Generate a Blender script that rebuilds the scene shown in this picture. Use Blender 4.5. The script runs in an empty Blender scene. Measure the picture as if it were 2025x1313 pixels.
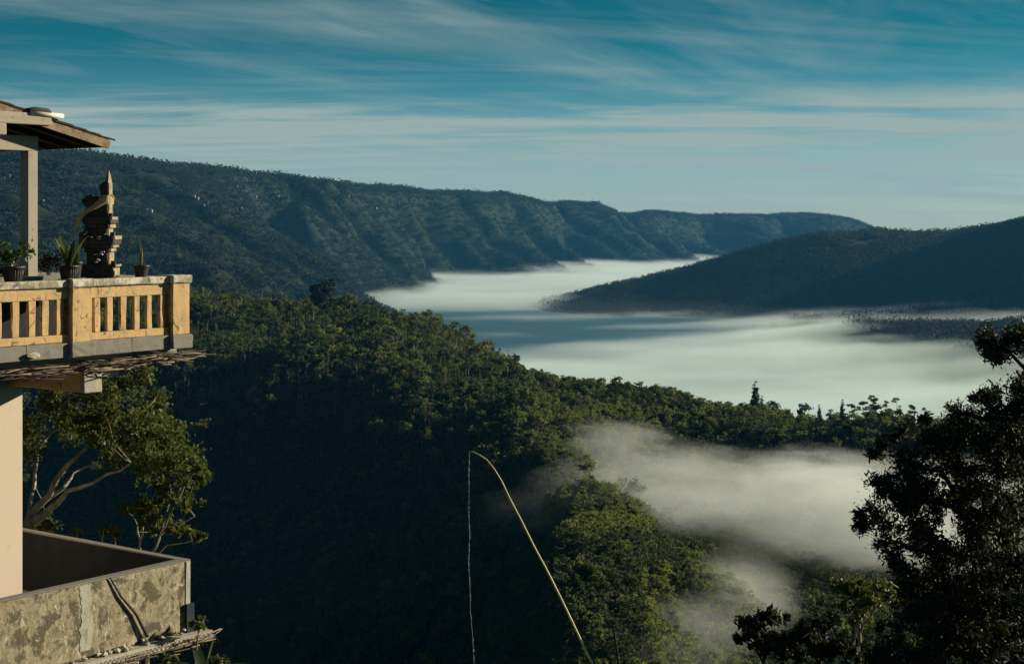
import bpy, bmesh, math, random
import numpy as np
from mathutils import Vector, Matrix
R = math.radians
scene = bpy.context.scene
COL = scene.collection

# ------------------------------------------------------------------ camera
F, CX, HY = 3200.0, 1012.5, 430.0          # focal length in photo pixels, image centre, horizon row
cam_d = bpy.data.cameras.new('camera'); cam = bpy.data.objects.new('camera', cam_d); COL.objects.link(cam)
cam_d.sensor_width = 36.0; cam_d.lens = F / 2025 * 36.0
cam_d.shift_y = -(656.5 - HY) / 2025
cam_d.clip_start = 0.1; cam_d.clip_end = 120000
cam.rotation_euler = (R(90), 0, 0)
scene.camera = cam

# ------------------------------------------------------------------ sun, sky, exposure
SUN_AZ, SUN_EL = 67.0, 16.5                # azimuth measured from the view direction to the right
def sdir():
    return Vector((math.cos(R(SUN_EL)) * math.sin(R(SUN_AZ)), math.cos(R(SUN_EL)) * math.cos(R(SUN_AZ)), math.sin(R(SUN_EL))))
sl = bpy.data.lights.new('sun', 'SUN'); so = bpy.data.objects.new('sun', sl); COL.objects.link(so)
sl.energy = 5.0; sl.angle = R(0.5); sl.color = (1.0, 0.88, 0.66)
so.rotation_euler = sdir().to_track_quat('Z', 'Y').to_euler()
scene.view_settings.view_transform = 'Standard'
scene.view_settings.look = 'None'
scene.view_settings.gamma = 1.0
scene.view_settings.exposure = 0.7
scene.view_settings.use_curve_mapping = False

world = bpy.data.worlds.new('World'); scene.world = world; world.use_nodes = True
wn, wl = world.node_tree.nodes, world.node_tree.links
wn.clear()
def W(t, **kw):
    n = wn.new(t)
    for k, v in kw.items(): setattr(n, k, v)
    return n
def wmath(op, a, b=None, c=None, clamp=False):
    n = W('ShaderNodeMath', operation=op, use_clamp=clamp)
    for i, v in enumerate((a, b, c)):
        if v is None: continue
        if isinstance(v, (int, float)): n.inputs[i].default_value = v
        else: wl.new(v, n.inputs[i])
    return n.outputs[0]
def wramp(fac, stops):
    n = W('ShaderNodeValToRGB'); wl.new(fac, n.inputs[0])
    e = n.color_ramp.elements
    while len(e) < len(stops): e.new(0.5)
    for i, (p, c) in enumerate(stops):
        e[i].position = p; e[i].color = (c, c, c, 1) if isinstance(c, (int, float)) else (*c, 1)
    return n.outputs[0]
def wmix(fac, a, b, blend='MIX'):
    n = W('ShaderNodeMix', data_type='RGBA', blend_type=blend)
    for i, v in ((0, fac), (6, a), (7, b)):
        if isinstance(v, (int, float)): n.inputs[i].default_value = v
        elif isinstance(v, tuple): n.inputs[i].default_value = (*v, 1)
        else: wl.new(v, n.inputs[i])
    return n.outputs[2]
sky = W('ShaderNodeTexSky', sky_type='NISHITA', sun_disc=False, sun_elevation=R(SUN_EL), sun_rotation=R(SUN_AZ), altitude=1400, air_density=1.0, dust_density=1.0, ozone_density=1.5)
tc = W('ShaderNodeTexCoord'); sep = W('ShaderNodeSeparateXYZ'); wl.new(tc.outputs['Generated'], sep.inputs[0])
z = wmath('MAXIMUM', sep.outputs[2], 0.0)
# teal cast of the morning air: pale at the horizon, deep petrol blue higher up
tint = wramp(wmath('MULTIPLY', z, 5.0), [(0.0, (0.86, 1.10, 1.22)), (0.05, (0.84, 1.10, 1.20)), (0.156, (0.60, 0.90, 0.98)), (0.28, (0.27, 0.68, 0.84)), (0.39, (0.07, 0.51, 0.62)), (0.53, (0.025, 0.40, 0.47)), (0.67, (0.015, 0.35, 0.41)), (1.0, (0.015, 0.13, 0.33))])
base = wmix(1.0, sky.outputs[0], tint, 'MULTIPLY')
# cirrus on a high layer: the direction is projected on a plane, so bands flatten towards the horizon
zz = wmath('ADD', z, 0.075)
px_ = wmath('DIVIDE', sep.outputs[0], zz); py_ = wmath('DIVIDE', sep.outputs[1], zz)
cv = W('ShaderNodeCombineXYZ'); wl.new(px_, cv.inputs[0]); wl.new(py_, cv.inputs[1])
def cirrus(rot, sc, loc, nscale, detail, dist, lo, hi, rough=0.55):
    mp = W('ShaderNodeMapping', vector_type='TEXTURE'); mp.inputs['Rotation'].default_value = (0, 0, R(rot)); mp.inputs['Scale'].default_value = (*sc, 1); mp.inputs['Location'].default_value = (*loc, 0)
    wl.new(cv.outputs[0], mp.inputs[0])
    n = W('ShaderNodeTexNoise'); n.inputs['Scale'].default_value = nscale; n.inputs['Detail'].default_value = detail; n.inputs['Distortion'].default_value = dist; n.inputs['Roughness'].default_value = rough
    wl.new(mp.outputs[0], n.inputs['Vector'])
    return wramp(n.outputs['Fac'], [(lo, 0.0), (hi, 1.0)])
c1 = cirrus(56, (3.2, 1.0), (1.37, 7.2), 1.0, 9, 0.5, 0.46, 0.72, 0.58)       # broad fans slanting down to the right
c2 = cirrus(12, (3.2, 1.0), (7.7, 2.2), 1.4, 10, 0.4, 0.50, 0.80, 0.6)      # level streaks
c3 = cirrus(66, (6.0, 1.0), (1.3, 5.2), 4.0, 9, 0.4, 0.42, 0.75, 0.6)       # fine combed fibres
cl = wmath('ADD', wmath('MULTIPLY', c1, wmath('ADD', 0.55, wmath('MULTIPLY', c3, 0.45))), wmath('MULTIPLY', c2, 0.45), clamp=True)
# a long low bank of brighter streaks over the far rim, and the milky air under it
bank = wramp(wmath('MULTIPLY', z, 5.0), [(0.02, 0.25), (0.20, 0.5), (0.275, 1.0), (0.33, 0.8), (0.42, 0.0)])
c4 = cirrus(-6, (3.4, 1.0), (0.35, 1.9), 1.7, 12, 0.5, 0.43, 0.60, 0.62)
veil = wramp(wmath('MULTIPLY', z, 5.0), [(0.0, 0.45), (0.22, 0.42), (0.34, 0.14), (0.5, 0.0)])
fac = wmath('ADD', wmath('ADD', wmath('MULTIPLY', cl, 0.86), wmath('MULTIPLY', wmath('MULTIPLY', bank, c4), 1.0)), veil, clamp=True)
ccol = wmix(wmath('MULTIPLY', z, 8.0, clamp=True), (4.9, 5.8, 5.0), (3.7, 4.9, 4.7))
skycol = wmix(fac, base, ccol)
bg = W('ShaderNodeBackground'); bg.inputs[1].default_value = 0.05
wl.new(skycol, bg.inputs[0])
wo = W('ShaderNodeOutputWorld'); wl.new(bg.outputs[0], wo.inputs[0])

try: world.cycles.sampling_method = 'MANUAL'; world.cycles.sample_map_resolution = 256
except Exception: pass
cy = scene.cycles
cy.use_denoising = True
try: cy.denoiser = 'OPENIMAGEDENOISE'; cy.denoising_input_passes = 'RGB_ALBEDO_NORMAL'
except Exception: pass
cy.max_bounces = 6; cy.diffuse_bounces = 1; cy.glossy_bounces = 2; cy.transmission_bounces = 3; cy.volume_bounces = 2; cy.transparent_max_bounces = 8
cy.volume_step_rate = 1.0; cy.volume_max_steps = 256
cy.caustics_reflective = False; cy.caustics_refractive = False
cy.sample_clamp_indirect = 6.0

# ------------------------------------------------------------------ helpers
def P(px, py, Y):
    """world point that the photo shows at (px, py), standing Y metres ahead"""
    return Vector(((px - CX) / F * Y, Y, (HY - py) / F * Y))
def tag(o, label=None, cat=None, group=None, kind=None):
    if label: o['label'] = label
    if cat: o['category'] = cat
    if group: o['group'] = group
    if kind: o['kind'] = kind
    return o
def link(name, data, parent=None, loc=None, rz=None):
    o = bpy.data.objects.new(name, data); COL.objects.link(o)
    if parent is not None: o.parent = parent
    if loc is not None: o.location = loc
    if rz is not None: o.rotation_euler = (0, 0, rz)
    return o
def empty(name, loc=(0, 0, 0), rz=0.0):
    return link(name, None, None, loc, rz)
def mesh_np(name, verts, faces, mat=None, smooth=False):
    """faces: (n, k) array, all faces with k corners"""
    verts = np.asarray(verts, np.float32); faces = np.asarray(faces, np.int32)
    me = bpy.data.meshes.new(name); n, k = faces.shape
    me.vertices.add(len(verts)); me.vertices.foreach_set('co', verts.ravel())
    me.loops.add(n * k); me.loops.foreach_set('vertex_index', faces.ravel())
    me.polygons.add(n); me.polygons.foreach_set('loop_start', np.arange(0, n * k, k, dtype=np.int32))
    me.polygons.foreach_set('loop_total', np.full(n, k, np.int32))
    if smooth: me.polygons.foreach_set('use_smooth', np.ones(n, bool))
    me.update(calc_edges=True)
    if mat: me.materials.append(mat)
    return me

class MT:
    """node material helper"""
    def __init__(s, name):
        s.m = bpy.data.materials.new(name); s.m.use_nodes = True
        s.nt = s.m.node_tree; s.N, s.L = s.nt.nodes, s.nt.links
        s.N.clear(); s.out = s.N.new('ShaderNodeOutputMaterial')
    def n(s, t, ins=None, **kw):
        n = s.N.new(t)
        for k, v in kw.items(): setattr(n, k, v)
        for k, v in (ins or {}).items(): s.set(n.inputs[k], v)
        return n
    def set(s, sock, v):
        if isinstance(v, bpy.types.NodeSocket): s.L.new(v, sock)
        elif isinstance(v, tuple) and len(v) == 3 and sock.type == 'RGBA': sock.default_value = (*v, 1)
        else: sock.default_value = v
    def math(s, op, a, b=None, c=None, clamp=False):
        n = s.n('ShaderNodeMath', operation=op, use_clamp=clamp)
        for i, v in enumerate((a, b, c)):
            if v is not None: s.set(n.inputs[i], v)
        return n.outputs[0]
    def mix(s, f, a, b, blend='MIX'):
        n = s.n('ShaderNodeMix', data_type='RGBA', blend_type=blend)
        s.set(n.inputs[0], f); s.set(n.inputs[6], a); s.set(n.inputs[7], b)
        return n.outputs[2]
    def ramp(s, f, stops):
        n = s.n('ShaderNodeValToRGB'); s.set(n.inputs[0], f); e = n.color_ramp.elements
        while len(e) < len(stops): e.new(0.5)
        for i, (p, c) in enumerate(stops):
            e[i].position = p; e[i].color = (c, c, c, 1) if isinstance(c, (int, float)) else (*c, 1)
        return n.outputs[0]
    def noise(s, vec, scale, detail=4, rough=0.55, dist=0.0):
        n = s.n('ShaderNodeTexNoise', {'Scale': scale, 'Detail': detail, 'Roughness': rough, 'Distortion': dist})
        if vec is not None: s.L.new(vec, n.inputs['Vector'])
        return n.outputs['Fac']
    def coord(s, which='Object'):
        return s.n('ShaderNodeTexCoord').outputs[which]
    def mapping(s, vec, scale=(1, 1, 1), rot=(0, 0, 0), loc=(0, 0, 0)):
        n = s.n('ShaderNodeMapping', {'Scale': scale, 'Rotation': rot, 'Location': loc}); s.L.new(vec, n.inputs[0]); return n.outputs[0]
    def surf(s, sh): s.L.new(sh, s.out.inputs['Surface']); return s.m

def leaf_mat(name, cols, trans=0.3, rough=0.7, scale=0.25, vary=0.9, tcol=(0.10, 0.12, 0.02)):
    t = MT(name); co = t.coord('Object'); nz = t.noise(co, scale, 3)
    rnd = t.n('ShaderNodeObjectInfo').outputs['Random']
    f = t.math('ADD', t.math('MULTIPLY', nz, 1.0 - vary * 0.5), t.math('MULTIPLY', t.math('SUBTRACT', rnd, 0.5), vary), clamp=True)
    c = t.ramp(f, [(0.25, cols[0]), (0.55, cols[1]), (0.85, cols[2])])
    d = t.n('ShaderNodeBsdfPrincipled', {'Base Color': c, 'Roughness': rough, 'Specular IOR Level': 0.25})
    tr = t.n('ShaderNodeBsdfTranslucent', {'Color': t.mix(0.5, c, tcol)})
    mx = t.n('ShaderNodeMixShader', {0: trans}); t.L.new(d.outputs[0], mx.inputs[1]); t.L.new(tr.outputs[0], mx.inputs[2])
    return t.surf(mx.outputs[0])
def plain_mat(name, c1, c2, scale=6.0, rough=0.85, bump=0.0, spec=0.3, stretch=(1, 1, 1), metal=0.0):
    t = MT(name); co = t.mapping(t.coord('Object'), stretch)
    nz = t.noise(co, scale, 6, 0.6)
    c = t.ramp(nz, [(0.32, c1), (0.68, c2)])
    b = t.n('ShaderNodeBsdfPrincipled', {'Base Color': c, 'Roughness': rough, 'Specular IOR Level': spec, 'Metallic': metal})
    if bump:
        bp = t.n('ShaderNodeBump', {'Strength': bump, 'Distance': 0.02, 'Height': t.noise(co, scale * 3, 5)}); t.L.new(bp.outputs[0], b.inputs['Normal'])
    return t.surf(b.outputs[0])

# vectorised gradient noise
_rs = np.random.RandomState(7); _perm = np.tile(_rs.permutation(256), 3); _ang = _rs.rand(256) * 2 * np.pi; _gx, _gy = np.cos(_ang), np.sin(_ang)
def perlin(x, y):
    xi = np.floor(x).astype(int); yi = np.floor(y).astype(int); xf, yf = x - xi, y - yi
    u = xf ** 3 * (xf * (xf * 6 - 15) + 10); v = yf ** 3 * (yf * (yf * 6 - 15) + 10)
    def g(ix, iy, dx, dy):
        h = _perm[_perm[ix & 255] + (iy & 255)]; return _gx[h] * dx + _gy[h] * dy
    a = g(xi, yi, xf, yf); b = g(xi + 1, yi, xf - 1, yf); c = g(xi, yi + 1, xf, yf - 1); d = g(xi + 1, yi + 1, xf - 1, yf - 1)
    return (a + u * (b - a)) + v * ((c + u * (d - c)) - (a + u * (b - a)))
def fbm(x, y, octs=4, gain=0.5):
    s, a = 0.0, 1.0
    for k in range(octs): s = s + a * perlin(x * 2 ** k + 17 * k, y * 2 ** k - 31 * k); a *= gain
    return s
def ridged(x, y, octs=3):
    s, a = 0.0, 1.0
    for k in range(octs): s = s + a * (1 - 2 * np.abs(perlin(x * 2 ** k + 11 * k, y * 2 ** k + 5 * k)) * 1.4); a *= 0.5
    return s / 1.75
def sstep(a, b, x):
    t = np.clip((x - a) / (b - a), 0, 1); return t * t * (3 - 2 * t)

# ------------------------------------------------------------------ the land: one sheet from the doorstep to the horizon
LAKE = -420.0
# (photo column, photo row, metres ahead): where the land lies
CP = [
 # far rim: crest, then its foot
 (-150, 298, 5600), (0, 307, 5800), (100, 308, 6000), (280, 328, 6900), (450, 349, 8000), (600, 366, 9000), (720, 378, 10000), (850, 390, 11000), (1000, 395, 12200), (1120, 408, 13600), (1260, 424, 15000), (1400, 437, 16200), (1530, 436, 16800), (1650, 436, 17200), (1700, 447, 17500), (1745, 464, 17800), (1900, 470, 18500), (2025, 478, 19000),
 (100, 420, 4700), (100, 500, 3600), (0, 430, 4300), (250, 420, 5600), (250, 500, 4400), (450, 425, 6800), (450, 500, 5600), (600, 420, 8300), (600, 500, 7000), (500, 560, 4900), (400, 545, 4400), (330, 570, 3900), (200, 565, 3400), (0, 560, 3000),
 (720, 425, 9600), (720, 500, 8800), (760, 555, 8500), (850, 430, 10700), (850, 500, 10200), (850, 556, 9900), (640, 585, 7800),
 (1000, 440, 12000), (1000, 500, 11500), (1080, 527, 11300), (1100, 450, 13400), (1130, 510, 13000), (1250, 460, 15000), (1250, 505, 14700), (1400, 470, 16000), (1400, 502, 15600), (1550, 480, 16600), (1700, 490, 17000),
 # the long dark hill across the water
 (1090, 590, 7900), (1200, 566, 7900), (1300, 545, 7850), (1420, 515, 7800), (1480, 498, 7800), (1550, 478, 7800), (1640, 463, 7800), (1740, 464, 7900), (1850, 464, 8000), (1950, 453, 8000), (2025, 440, 8000), (2120, 424, 8100), (2220, 396, 8400), (2360, 320, 8800),
 (1130, 622, 7000), (1300, 620, 7050), (1450, 560, 7350), (1450, 615, 7000), (1600, 545, 7300), (1600, 610, 6900), (1750, 540, 7300), (1750, 615, 6700), (1900, 530, 7300), (1900, 610, 6600), (2025, 520, 7200), (2025, 610, 6500), (2200, 500, 7000), (2200, 620, 6200),
 # low wooded knolls that stand out of the fog
 (1640, 640, 5700), (1700, 634, 5600), (1770, 640, 5500), (1850, 668, 4900), (1930, 668, 4800), (1990, 660, 4800), (2025, 650, 4800), (2100, 640, 4800),
 # near ridge: crest
 (-100, 545, 2300), (0, 555, 2250), (200, 570, 2200), (380, 592, 2130), (480, 603, 2080), (600, 612, 2020), (700, 626, 1960), (780, 638, 1900), (850, 648, 1840), (910, 680, 1780), (960, 722, 1720), (1000, 752, 1660), (1060, 765, 1580), (1130, 776, 1500), (1250, 792, 1400), (1340, 820, 1330), (1420, 848, 1270), (1550, 864, 1220), (1700, 868, 1180), (1850, 872, 1150), (2025, 880, 1120), (2250, 878, 1080), (2500, 890, 1040),
 # its broad sunlit back, then the brow where it breaks away
 (380, 650, 1800), (500, 690, 1650), (600, 665, 1760), (700, 700, 1620), (700, 735, 1500), (800, 720, 1560), (800, 762, 1420), (900, 745, 1500), (900, 775, 1370), (960, 790, 1340), (560, 720, 1540), (430, 690, 1660), (300, 660, 1750), (100, 650, 1780), (1000, 800, 1310), (1050, 815, 1270),
 # the dark flank
 (300, 900, 1420), (300, 1200, 1160), (450, 950, 1380), (450, 1250, 1120), (600, 900, 1360), (600, 1150, 1150), (750, 900, 1300), (750, 1100, 1140), (750, 1313, 1010), (880, 900, 1220), (900, 1050, 1110), (920, 1280, 950), (100, 900, 1450), (100, 1200, 1200), (1000, 930, 1120), (1000, 1080, 980), (1010, 1250, 830),
 # spur running towards us
 (1060, 850, 1190), (1078, 915, 1020), (1090, 985, 880), (1092, 1080, 730), (1110, 1190, 610), (1180, 1313, 520),
 # misty bowl right of the spur
 (1150, 900, 1120), (1220, 1000, 960), (1220, 1100, 740), (1300, 900, 1210), (1300, 1040, 980), (1330, 1150, 730), (1330, 1230, 590), (1450, 920, 1180), (1450, 1080, 950), (1480, 1190, 720), (1600, 940, 1130), (1600, 1090, 930), (1620, 1220, 680), (1750, 950, 1090), (1750, 1100, 900), (1900, 960, 1060), (1900, 1150, 850), (2025, 960, 1030), (2025, 1180, 820),
]
def dense(L, k): return [tuple(a + (b - a) * q / k for a, b in zip(L[i], L[i + 1])) for i in range(len(L) - 1) for q in range(k)] + [L[-1]]
crest = dense([(a, b - 5, c) for a, b, c in CP[:18]], 4); CP = crest + CP[18:]
for px, py, Y in crest[::2]: CP = CP + [(px, py + 14, Y * 1.10), (px, py + 40, Y * 1.25)]
for px, py, Y in ((1090, 590, 7900), (1200, 566, 7900), (1300, 545, 7850), (1420, 515, 7800), (1550, 478, 7800), (1640, 463, 7800), (1740, 464, 7900), (1850, 464, 8000), (1950, 453, 8000), (2025, 440, 8000)): CP = CP + [(px, py + 12, Y * 1.09)]
ctl = []
for px, py, Y in CP:
    p = P(px, py, Y); ctl.append((math.degrees(math.atan2(p.x, p.y)), math.log(math.hypot(p.x, p.y)), p.z))
def cpz(az, r, zz): ctl.append((az, math.log(r), zz))
# land under the lake and its fog
for az, r in ((-8, 8200), (-5, 7600), (-3, 8600), (0, 6200), (0, 8200), (2.5, 9500), (5, 11000), (7, 14000), (-1, 10000), (2, 5200), (5, 4600), (8, 4200), (0, 4200), (4, 3500), (8, 3200), (11, 3000), (14, 2800), (-4, 6200), (-6, 5400), (6, 5800), (3.5, 6300), (9, 5200), (0, 3000), (5, 2600), (10, 2300), (14, 2100), (18, 2400), (18, 3400), (2, 2600), (-3, 4200), (-7, 4200), (4, 12800), (6.5, 10800)):
    cpz(az, r, LAKE - 12)
# valley floor in front of the dark flank, and the slope under the camera
for az, r, zz in ((-18, 900, -330), (-10, 900, -345), (-4, 850, -335), (-18, 500, -230), (-10, 500, -235), (-3, 520, -215), (-18, 200, -105), (-8, 200, -105), (0, 250, -108), (0, 390, -150), (-18, 60, -30), (-6, 60, -30), (4, 60, -30), (12, 60, -27), (20, 60, -24), (5, 250, -106), (10, 300, -118), (15, 300, -112), (20, 350, -110), (9, 480, -170), (14, 500, -185), (20, 520, -160), (-18, 20, -13), (0, 20, -13), (18, 20, -11), (0, 4, -7), (-18, 8, -8), (18, 8, -7),
                  (-30, 20, -10), (-30, 200, -70), (-30, 900, -200), (-30, 2000, -40), (-32, 4500, 180), (-30, 8000, 150), (30, 20, -9), (32, 200, -70), (34, 500, -110), (32, 900, -135), (40, 1500, -240), (38, 3000, -400), (40, 6500, -150), (25, 8900, 520), (29, 9300, 600), (34, 9600, 420), (45, 14000, 0), (30, 18000, -200),  # includes an unseen peak off to the right, heightened to shade the dark hill
                  (60, 20, -5), (60, 300, -75), (60, 900, -170), (60, 2500, -330), (70, 6000, -250), (80, 12000, -200), (90, 50, -8), (90, 600, -110), (90, 2500, -160), (90, 9000, -200),
                  (-60, 20, -6), (-60, 300, -40), (-60, 1500, 40), (-60, 6000, 150), (-100, 50, 0), (-100, 1000, 40), (-100, 6000, 60), (140, 50, 4), (140, 1000, 30), (140, 6000, 0), (180, 30, 4), (180, 600, 30), (-140, 50, 4), (-140, 1000, 50), (180, 6000, 0)):
    cpz(az, r, zz)
for az in range(-180, 181, 30): cpz(az, 34000, -380)
C = np.array(ctl)
def emb(az, lr):
    """embedding for the interpolation: azimuth (wrapped outside the view) and log distance"""
    return np.stack([az * 0.055, lr * 1.25], -1)
E = emb(C[:, 0], C[:, 1])
D = np.linalg.norm(E[:, None] - E[None], axis=-1)
n = len(C); A = np.zeros((n + 3, n + 3)); A[:n, :n] = -D - np.eye(n) * -0.004; A[:n, n] = 1; A[:n, n + 1:] = E; A[n, :n] = 1; A[n + 1:, :n] = E.T
rhs = np.zeros(n + 3); rhs[:n] = C[:, 2] / np.exp(C[:, 1]) * 1000
sol = np.linalg.solve(A, rhs)
def land_base(az, lr):
    out = np.empty(az.shape); fl = out.ravel(); a, l = az.ravel(), lr.ravel()
    for i in range(0, len(a), 20000):
        e = emb(a[i:i + 20000], l[i:i + 20000]); d = np.sqrt(((e[:, None] - E[None]) ** 2).sum(-1))
        fl[i:i + 20000] = -d @ sol[:n] + sol[n] + e @ sol[n + 1:]
    return out * np.exp(lr) / 1000
azs = np.concatenate([np.arange(-180, -60, 8.0), np.arange(-60, -24, 2.0), np.arange(-24, -19.2, 0.4), np.linspace(-19.2, 19.2, 430), np.arange(19.6, 32, 0.4), np.arange(32, 100, 1.5), np.arange(100, 180.1, 8.0)]); azs[-1] = 180
lrs = np.concatenate([np.linspace(math.log(3), math.log(400), 70), np.linspace(math.log(400), math.log(2600), 210)[1:], np.linspace(math.log(2600), math.log(20000), 400)[1:], np.linspace(math.log(20000), math.log(23000), 5)[1:]])
AZ, LR = np.meshgrid(azs, lrs, indexing='ij')
RR = np.exp(LR); GX = RR * np.sin(np.radians(AZ)); GY = RR * np.cos(np.radians(AZ))
GZ = land_base(AZ, LR)
# relief: gullies down the near flank, buttresses down the caldera wall, small lumps everywhere
near = sstep(250, 600, RR) * (1 - sstep(2100, 2700, RR))
GZ += near * (9 * fbm(GX / 140, GY / 140, 4) + 7 * ridged(GX / 85 + 0.3 * GY / 200, GY / 420, 2))
far = sstep(2700, 4200, RR) * (1 - sstep(20000, 26000, RR)) * (1 - sstep(8.5, 14, AZ)) * np.where(AZ > 0.5, sstep(9000, 11500, RR), 1.0)
s_ = 0.39 * GX + 0.92 * GY; c_ = 0.92 * GX - 0.39 * GY
wob = 260 * fbm(GX / 1500, GY / 1500, 3)
j27 = int(np.searchsorted(lrs, math.log(2700))); jc = j27 + np.argmax((GZ / RR)[:, j27:], axis=1); zcr = GZ[np.arange(len(azs)), jc][:, None]
crestness = np.where(np.arange(len(lrs))[None] >= jc[:, None] - 1, 1.0, np.exp(-np.clip(zcr - 20 - GZ, 0, None) / 60))
cliff = sstep(7600, 9300, RR)
rel = 130 * (ridged((s_ + wob) / 900, c_ / 3600, 2) - .45) + (1 - cliff) * 105 * (ridged((s_ - 0.25 * c_ + wob * .6) / 250, c_ / 1500, 2) - .45) + cliff * 300 * (ridged((s_ + 0.1 * c_ + wob * .8) / 560, c_ / 2600, 2) - .5) + 24 * fbm(GX / 150, GY / 150, 2)
GZ += far * sstep(LAKE - 5, LAKE + 120, GZ) * (1 - 0.95 * crestness) * rel * (0.9 + 0.3 * cliff)
hillm = sstep(4300, 5000, RR) * (1 - sstep(9000, 10500, RR)) * sstep(-1, 3, AZ) * sstep(LAKE + 10, LAKE + 120, GZ)
GZ += hillm * (12 * fbm(GX / 500, GY / 500, 4))
GZ += sstep(200, 800, RR) * (RR * 0.0016) * fbm(GX / (RR * 0.02 + 5), GY / (RR * 0.02 + 5), 2) * 0.6
nA, nR = GX.shape
idx = np.arange(nA * nR).reshape(nA, nR)
quads = np.stack([idx[:-1, :-1], idx[1:, :-1], idx[1:, 1:], idx[:-1, 1:]], -1).reshape(-1, 4)[:, ::-1]

t = MT('forest_soil'); co = t.coord('Object')
gc = t.ramp(t.noise(co, 0.02, 8, 0.65), [(0.3, (0.009, 0.017, 0.009)), (0.55, (0.015, 0.025, 0.011)), (0.75, (0.032, 0.040, 0.018))])
b = t.n('ShaderNodeBsdfPrincipled', {'Base Color': gc, 'Roughness': 0.95, 'Specular IOR Level': 0.1})
M_SOIL = t.surf(b.outputs[0])
ground = link('ground', mesh_np('ground', np.stack([GX, GY, GZ], -1).reshape(-1, 3), quads, M_SOIL, True)); tag(ground, kind='structure')

t = MT('lake_water'); co = t.coord('Object')
b = t.n('ShaderNodeBsdfPrincipled', {'Base Color': (0.004, 0.085, 0.115), 'Roughness': 0.35, 'Specular IOR Level': 0.15, 'IOR': 1.33})
bp = t.n('ShaderNodeBump', {'Strength': 0.25, 'Distance': 1.0, 'Height': t.noise(co, 0.08, 4)}); t.L.new(bp.outputs[0], b.inputs['Normal'])
M_LAKE = t.surf(b.outputs[0])
ring = [(math.sin(R(a)) * r, math.cos(R(a)) * r) for a, r in [(-14, 2600), (-14, 9500), (-6, 12500), (3, 16500), (9, 16500), (14, 9000), (34, 7000), (34, 2200), (10, 1900), (-4, 2300)]]
bm = bmesh.new(); bm.faces.new([bm.verts.new((x, y, LAKE)) for x, y in ring]); me = bpy.data.meshes.new('lake'); bm.to_mesh(me); bm.free(); me.materials.append(M_LAKE)
lake = link('lake', me); tag(lake, kind='structure')

def land_z(x, y):
    az = np.degrees(np.arctan2(x, y)); lr = np.log(np.hypot(x, y))
    i = np.clip(np.searchsorted(azs, az) - 1, 0, nA - 2); j = np.clip(np.searchsorted(lrs, lr) - 1, 0, nR - 2)
    fa = (az - azs[i]) / (azs[i + 1] - azs[i]); fr = (lr - lrs[j]) / (lrs[j + 1] - lrs[j])
    return (GZ[i, j] * (1 - fa) + GZ[i + 1, j] * fa) * (1 - fr) + (GZ[i, j + 1] * (1 - fa) + GZ[i + 1, j + 1] * fa) * fr
ELEV = np.maximum.accumulate(GZ / RR, axis=1)
def seen(x, y, z, h, slack):
    """could a thing of height h at (x, y, z) show above the land in front of it"""
    az = np.degrees(np.arctan2(x, y)); r = np.hypot(x, y)
    i = np.clip(np.searchsorted(azs, az) - 1, 0, nA - 2); j = np.clip(np.searchsorted(lrs, np.log(r)) - 2, 0, nR - 1)
    return (z + h + slack) / r > ELEV[i, j]

# ------------------------------------------------------------------ foliage kit
def cards(cen, size, rng, flat=0.0, elong=1.0):
    """one small four-cornered leaf spray per centre, turned at random; flat: 0 any way round .. 1 lying flat"""
    n = len(cen); size = np.broadcast_to(size, (n,))
    nrm = rng.normal(size=(n, 3)); nrm[:, 2] += flat * 4
    nrm /= np.linalg.norm(nrm, axis=1)[:, None]
    a = np.cross(nrm, rng.normal(size=(n, 3))); a /= np.linalg.norm(a, axis=1)[:, None] + 1e-9
    b = np.cross(nrm, a); w = size[:, None] * 0.5; l = w * elong * rng.uniform(1.0, 1.7, (n, 1))
    v = np.stack([cen - a * l, cen + b * w * rng.uniform(.6, 1, (n, 1)) + a * l * .1, cen + a * l, cen - b * w * rng.uniform(.6, 1, (n, 1)) + a * l * .1], 1).reshape(-1, 3)
    f = np.arange(4 * n).reshape(n, 4)
    return v, f
class Acc:
    def __init__(s): s.v, s.f, s.n = [], [], 0
    def add(s, v, f): s.v.append(np.asarray(v, float)); s.f.append(np.asarray(f) + s.n); s.n += len(v)
    def mesh(s, name, mat, smooth=False): return mesh_np(name, np.concatenate(s.v), np.concatenate(s.f), mat, smooth)
def tube(pts, rad, k=6):
    """tapered tube along a polyline (quads, with end caps folded shut)"""
    pts = [Vector(p) for p in pts]; V, Fc = [], []
    for i, p in enumerate(pts):
        d = (pts[min(i + 1, len(pts) - 1)] - pts[max(i - 1, 0)]).normalized()
        u = d.orthogonal().normalized() if i == 0 else (u - d * u.dot(d)).normalized()
        w = d.cross(u); r = rad[i]
        for q in range(k):
            an = 2 * math.pi * q / k; V.append(p + (u * math.cos(an) + w * math.sin(an)) * r)
    for i in range(len(pts) - 1):
        for q in range(k):
            a, b = i * k + q, i * k + (q + 1) % k; Fc.append((a, b, b + k, a + k))
    for base in (0, (len(pts) - 1) * k):
        for q in range(1, k - 1, 2):
            Fc.append((base, base + q, base + q + 1, base + (q + 2) % k) if base else (base, base + (q + 2) % k, base + q + 1, base + q))
    return np.array([tuple(v) for v in V]), np.array(Fc)
def wander(p0, p1, nseg, amp, rnd):
    p0, p1 = Vector(p0), Vector(p1); L = (p1 - p0).length
    return [p0 + (p1 - p0) * (i / nseg) + (Vector((rnd.gauss(0, 1), rnd.gauss(0, 1), rnd.gauss(0, .6))) * amp * L * (0 if i in (0, nseg) else 1)) for i in range(nseg + 1)]

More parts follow.
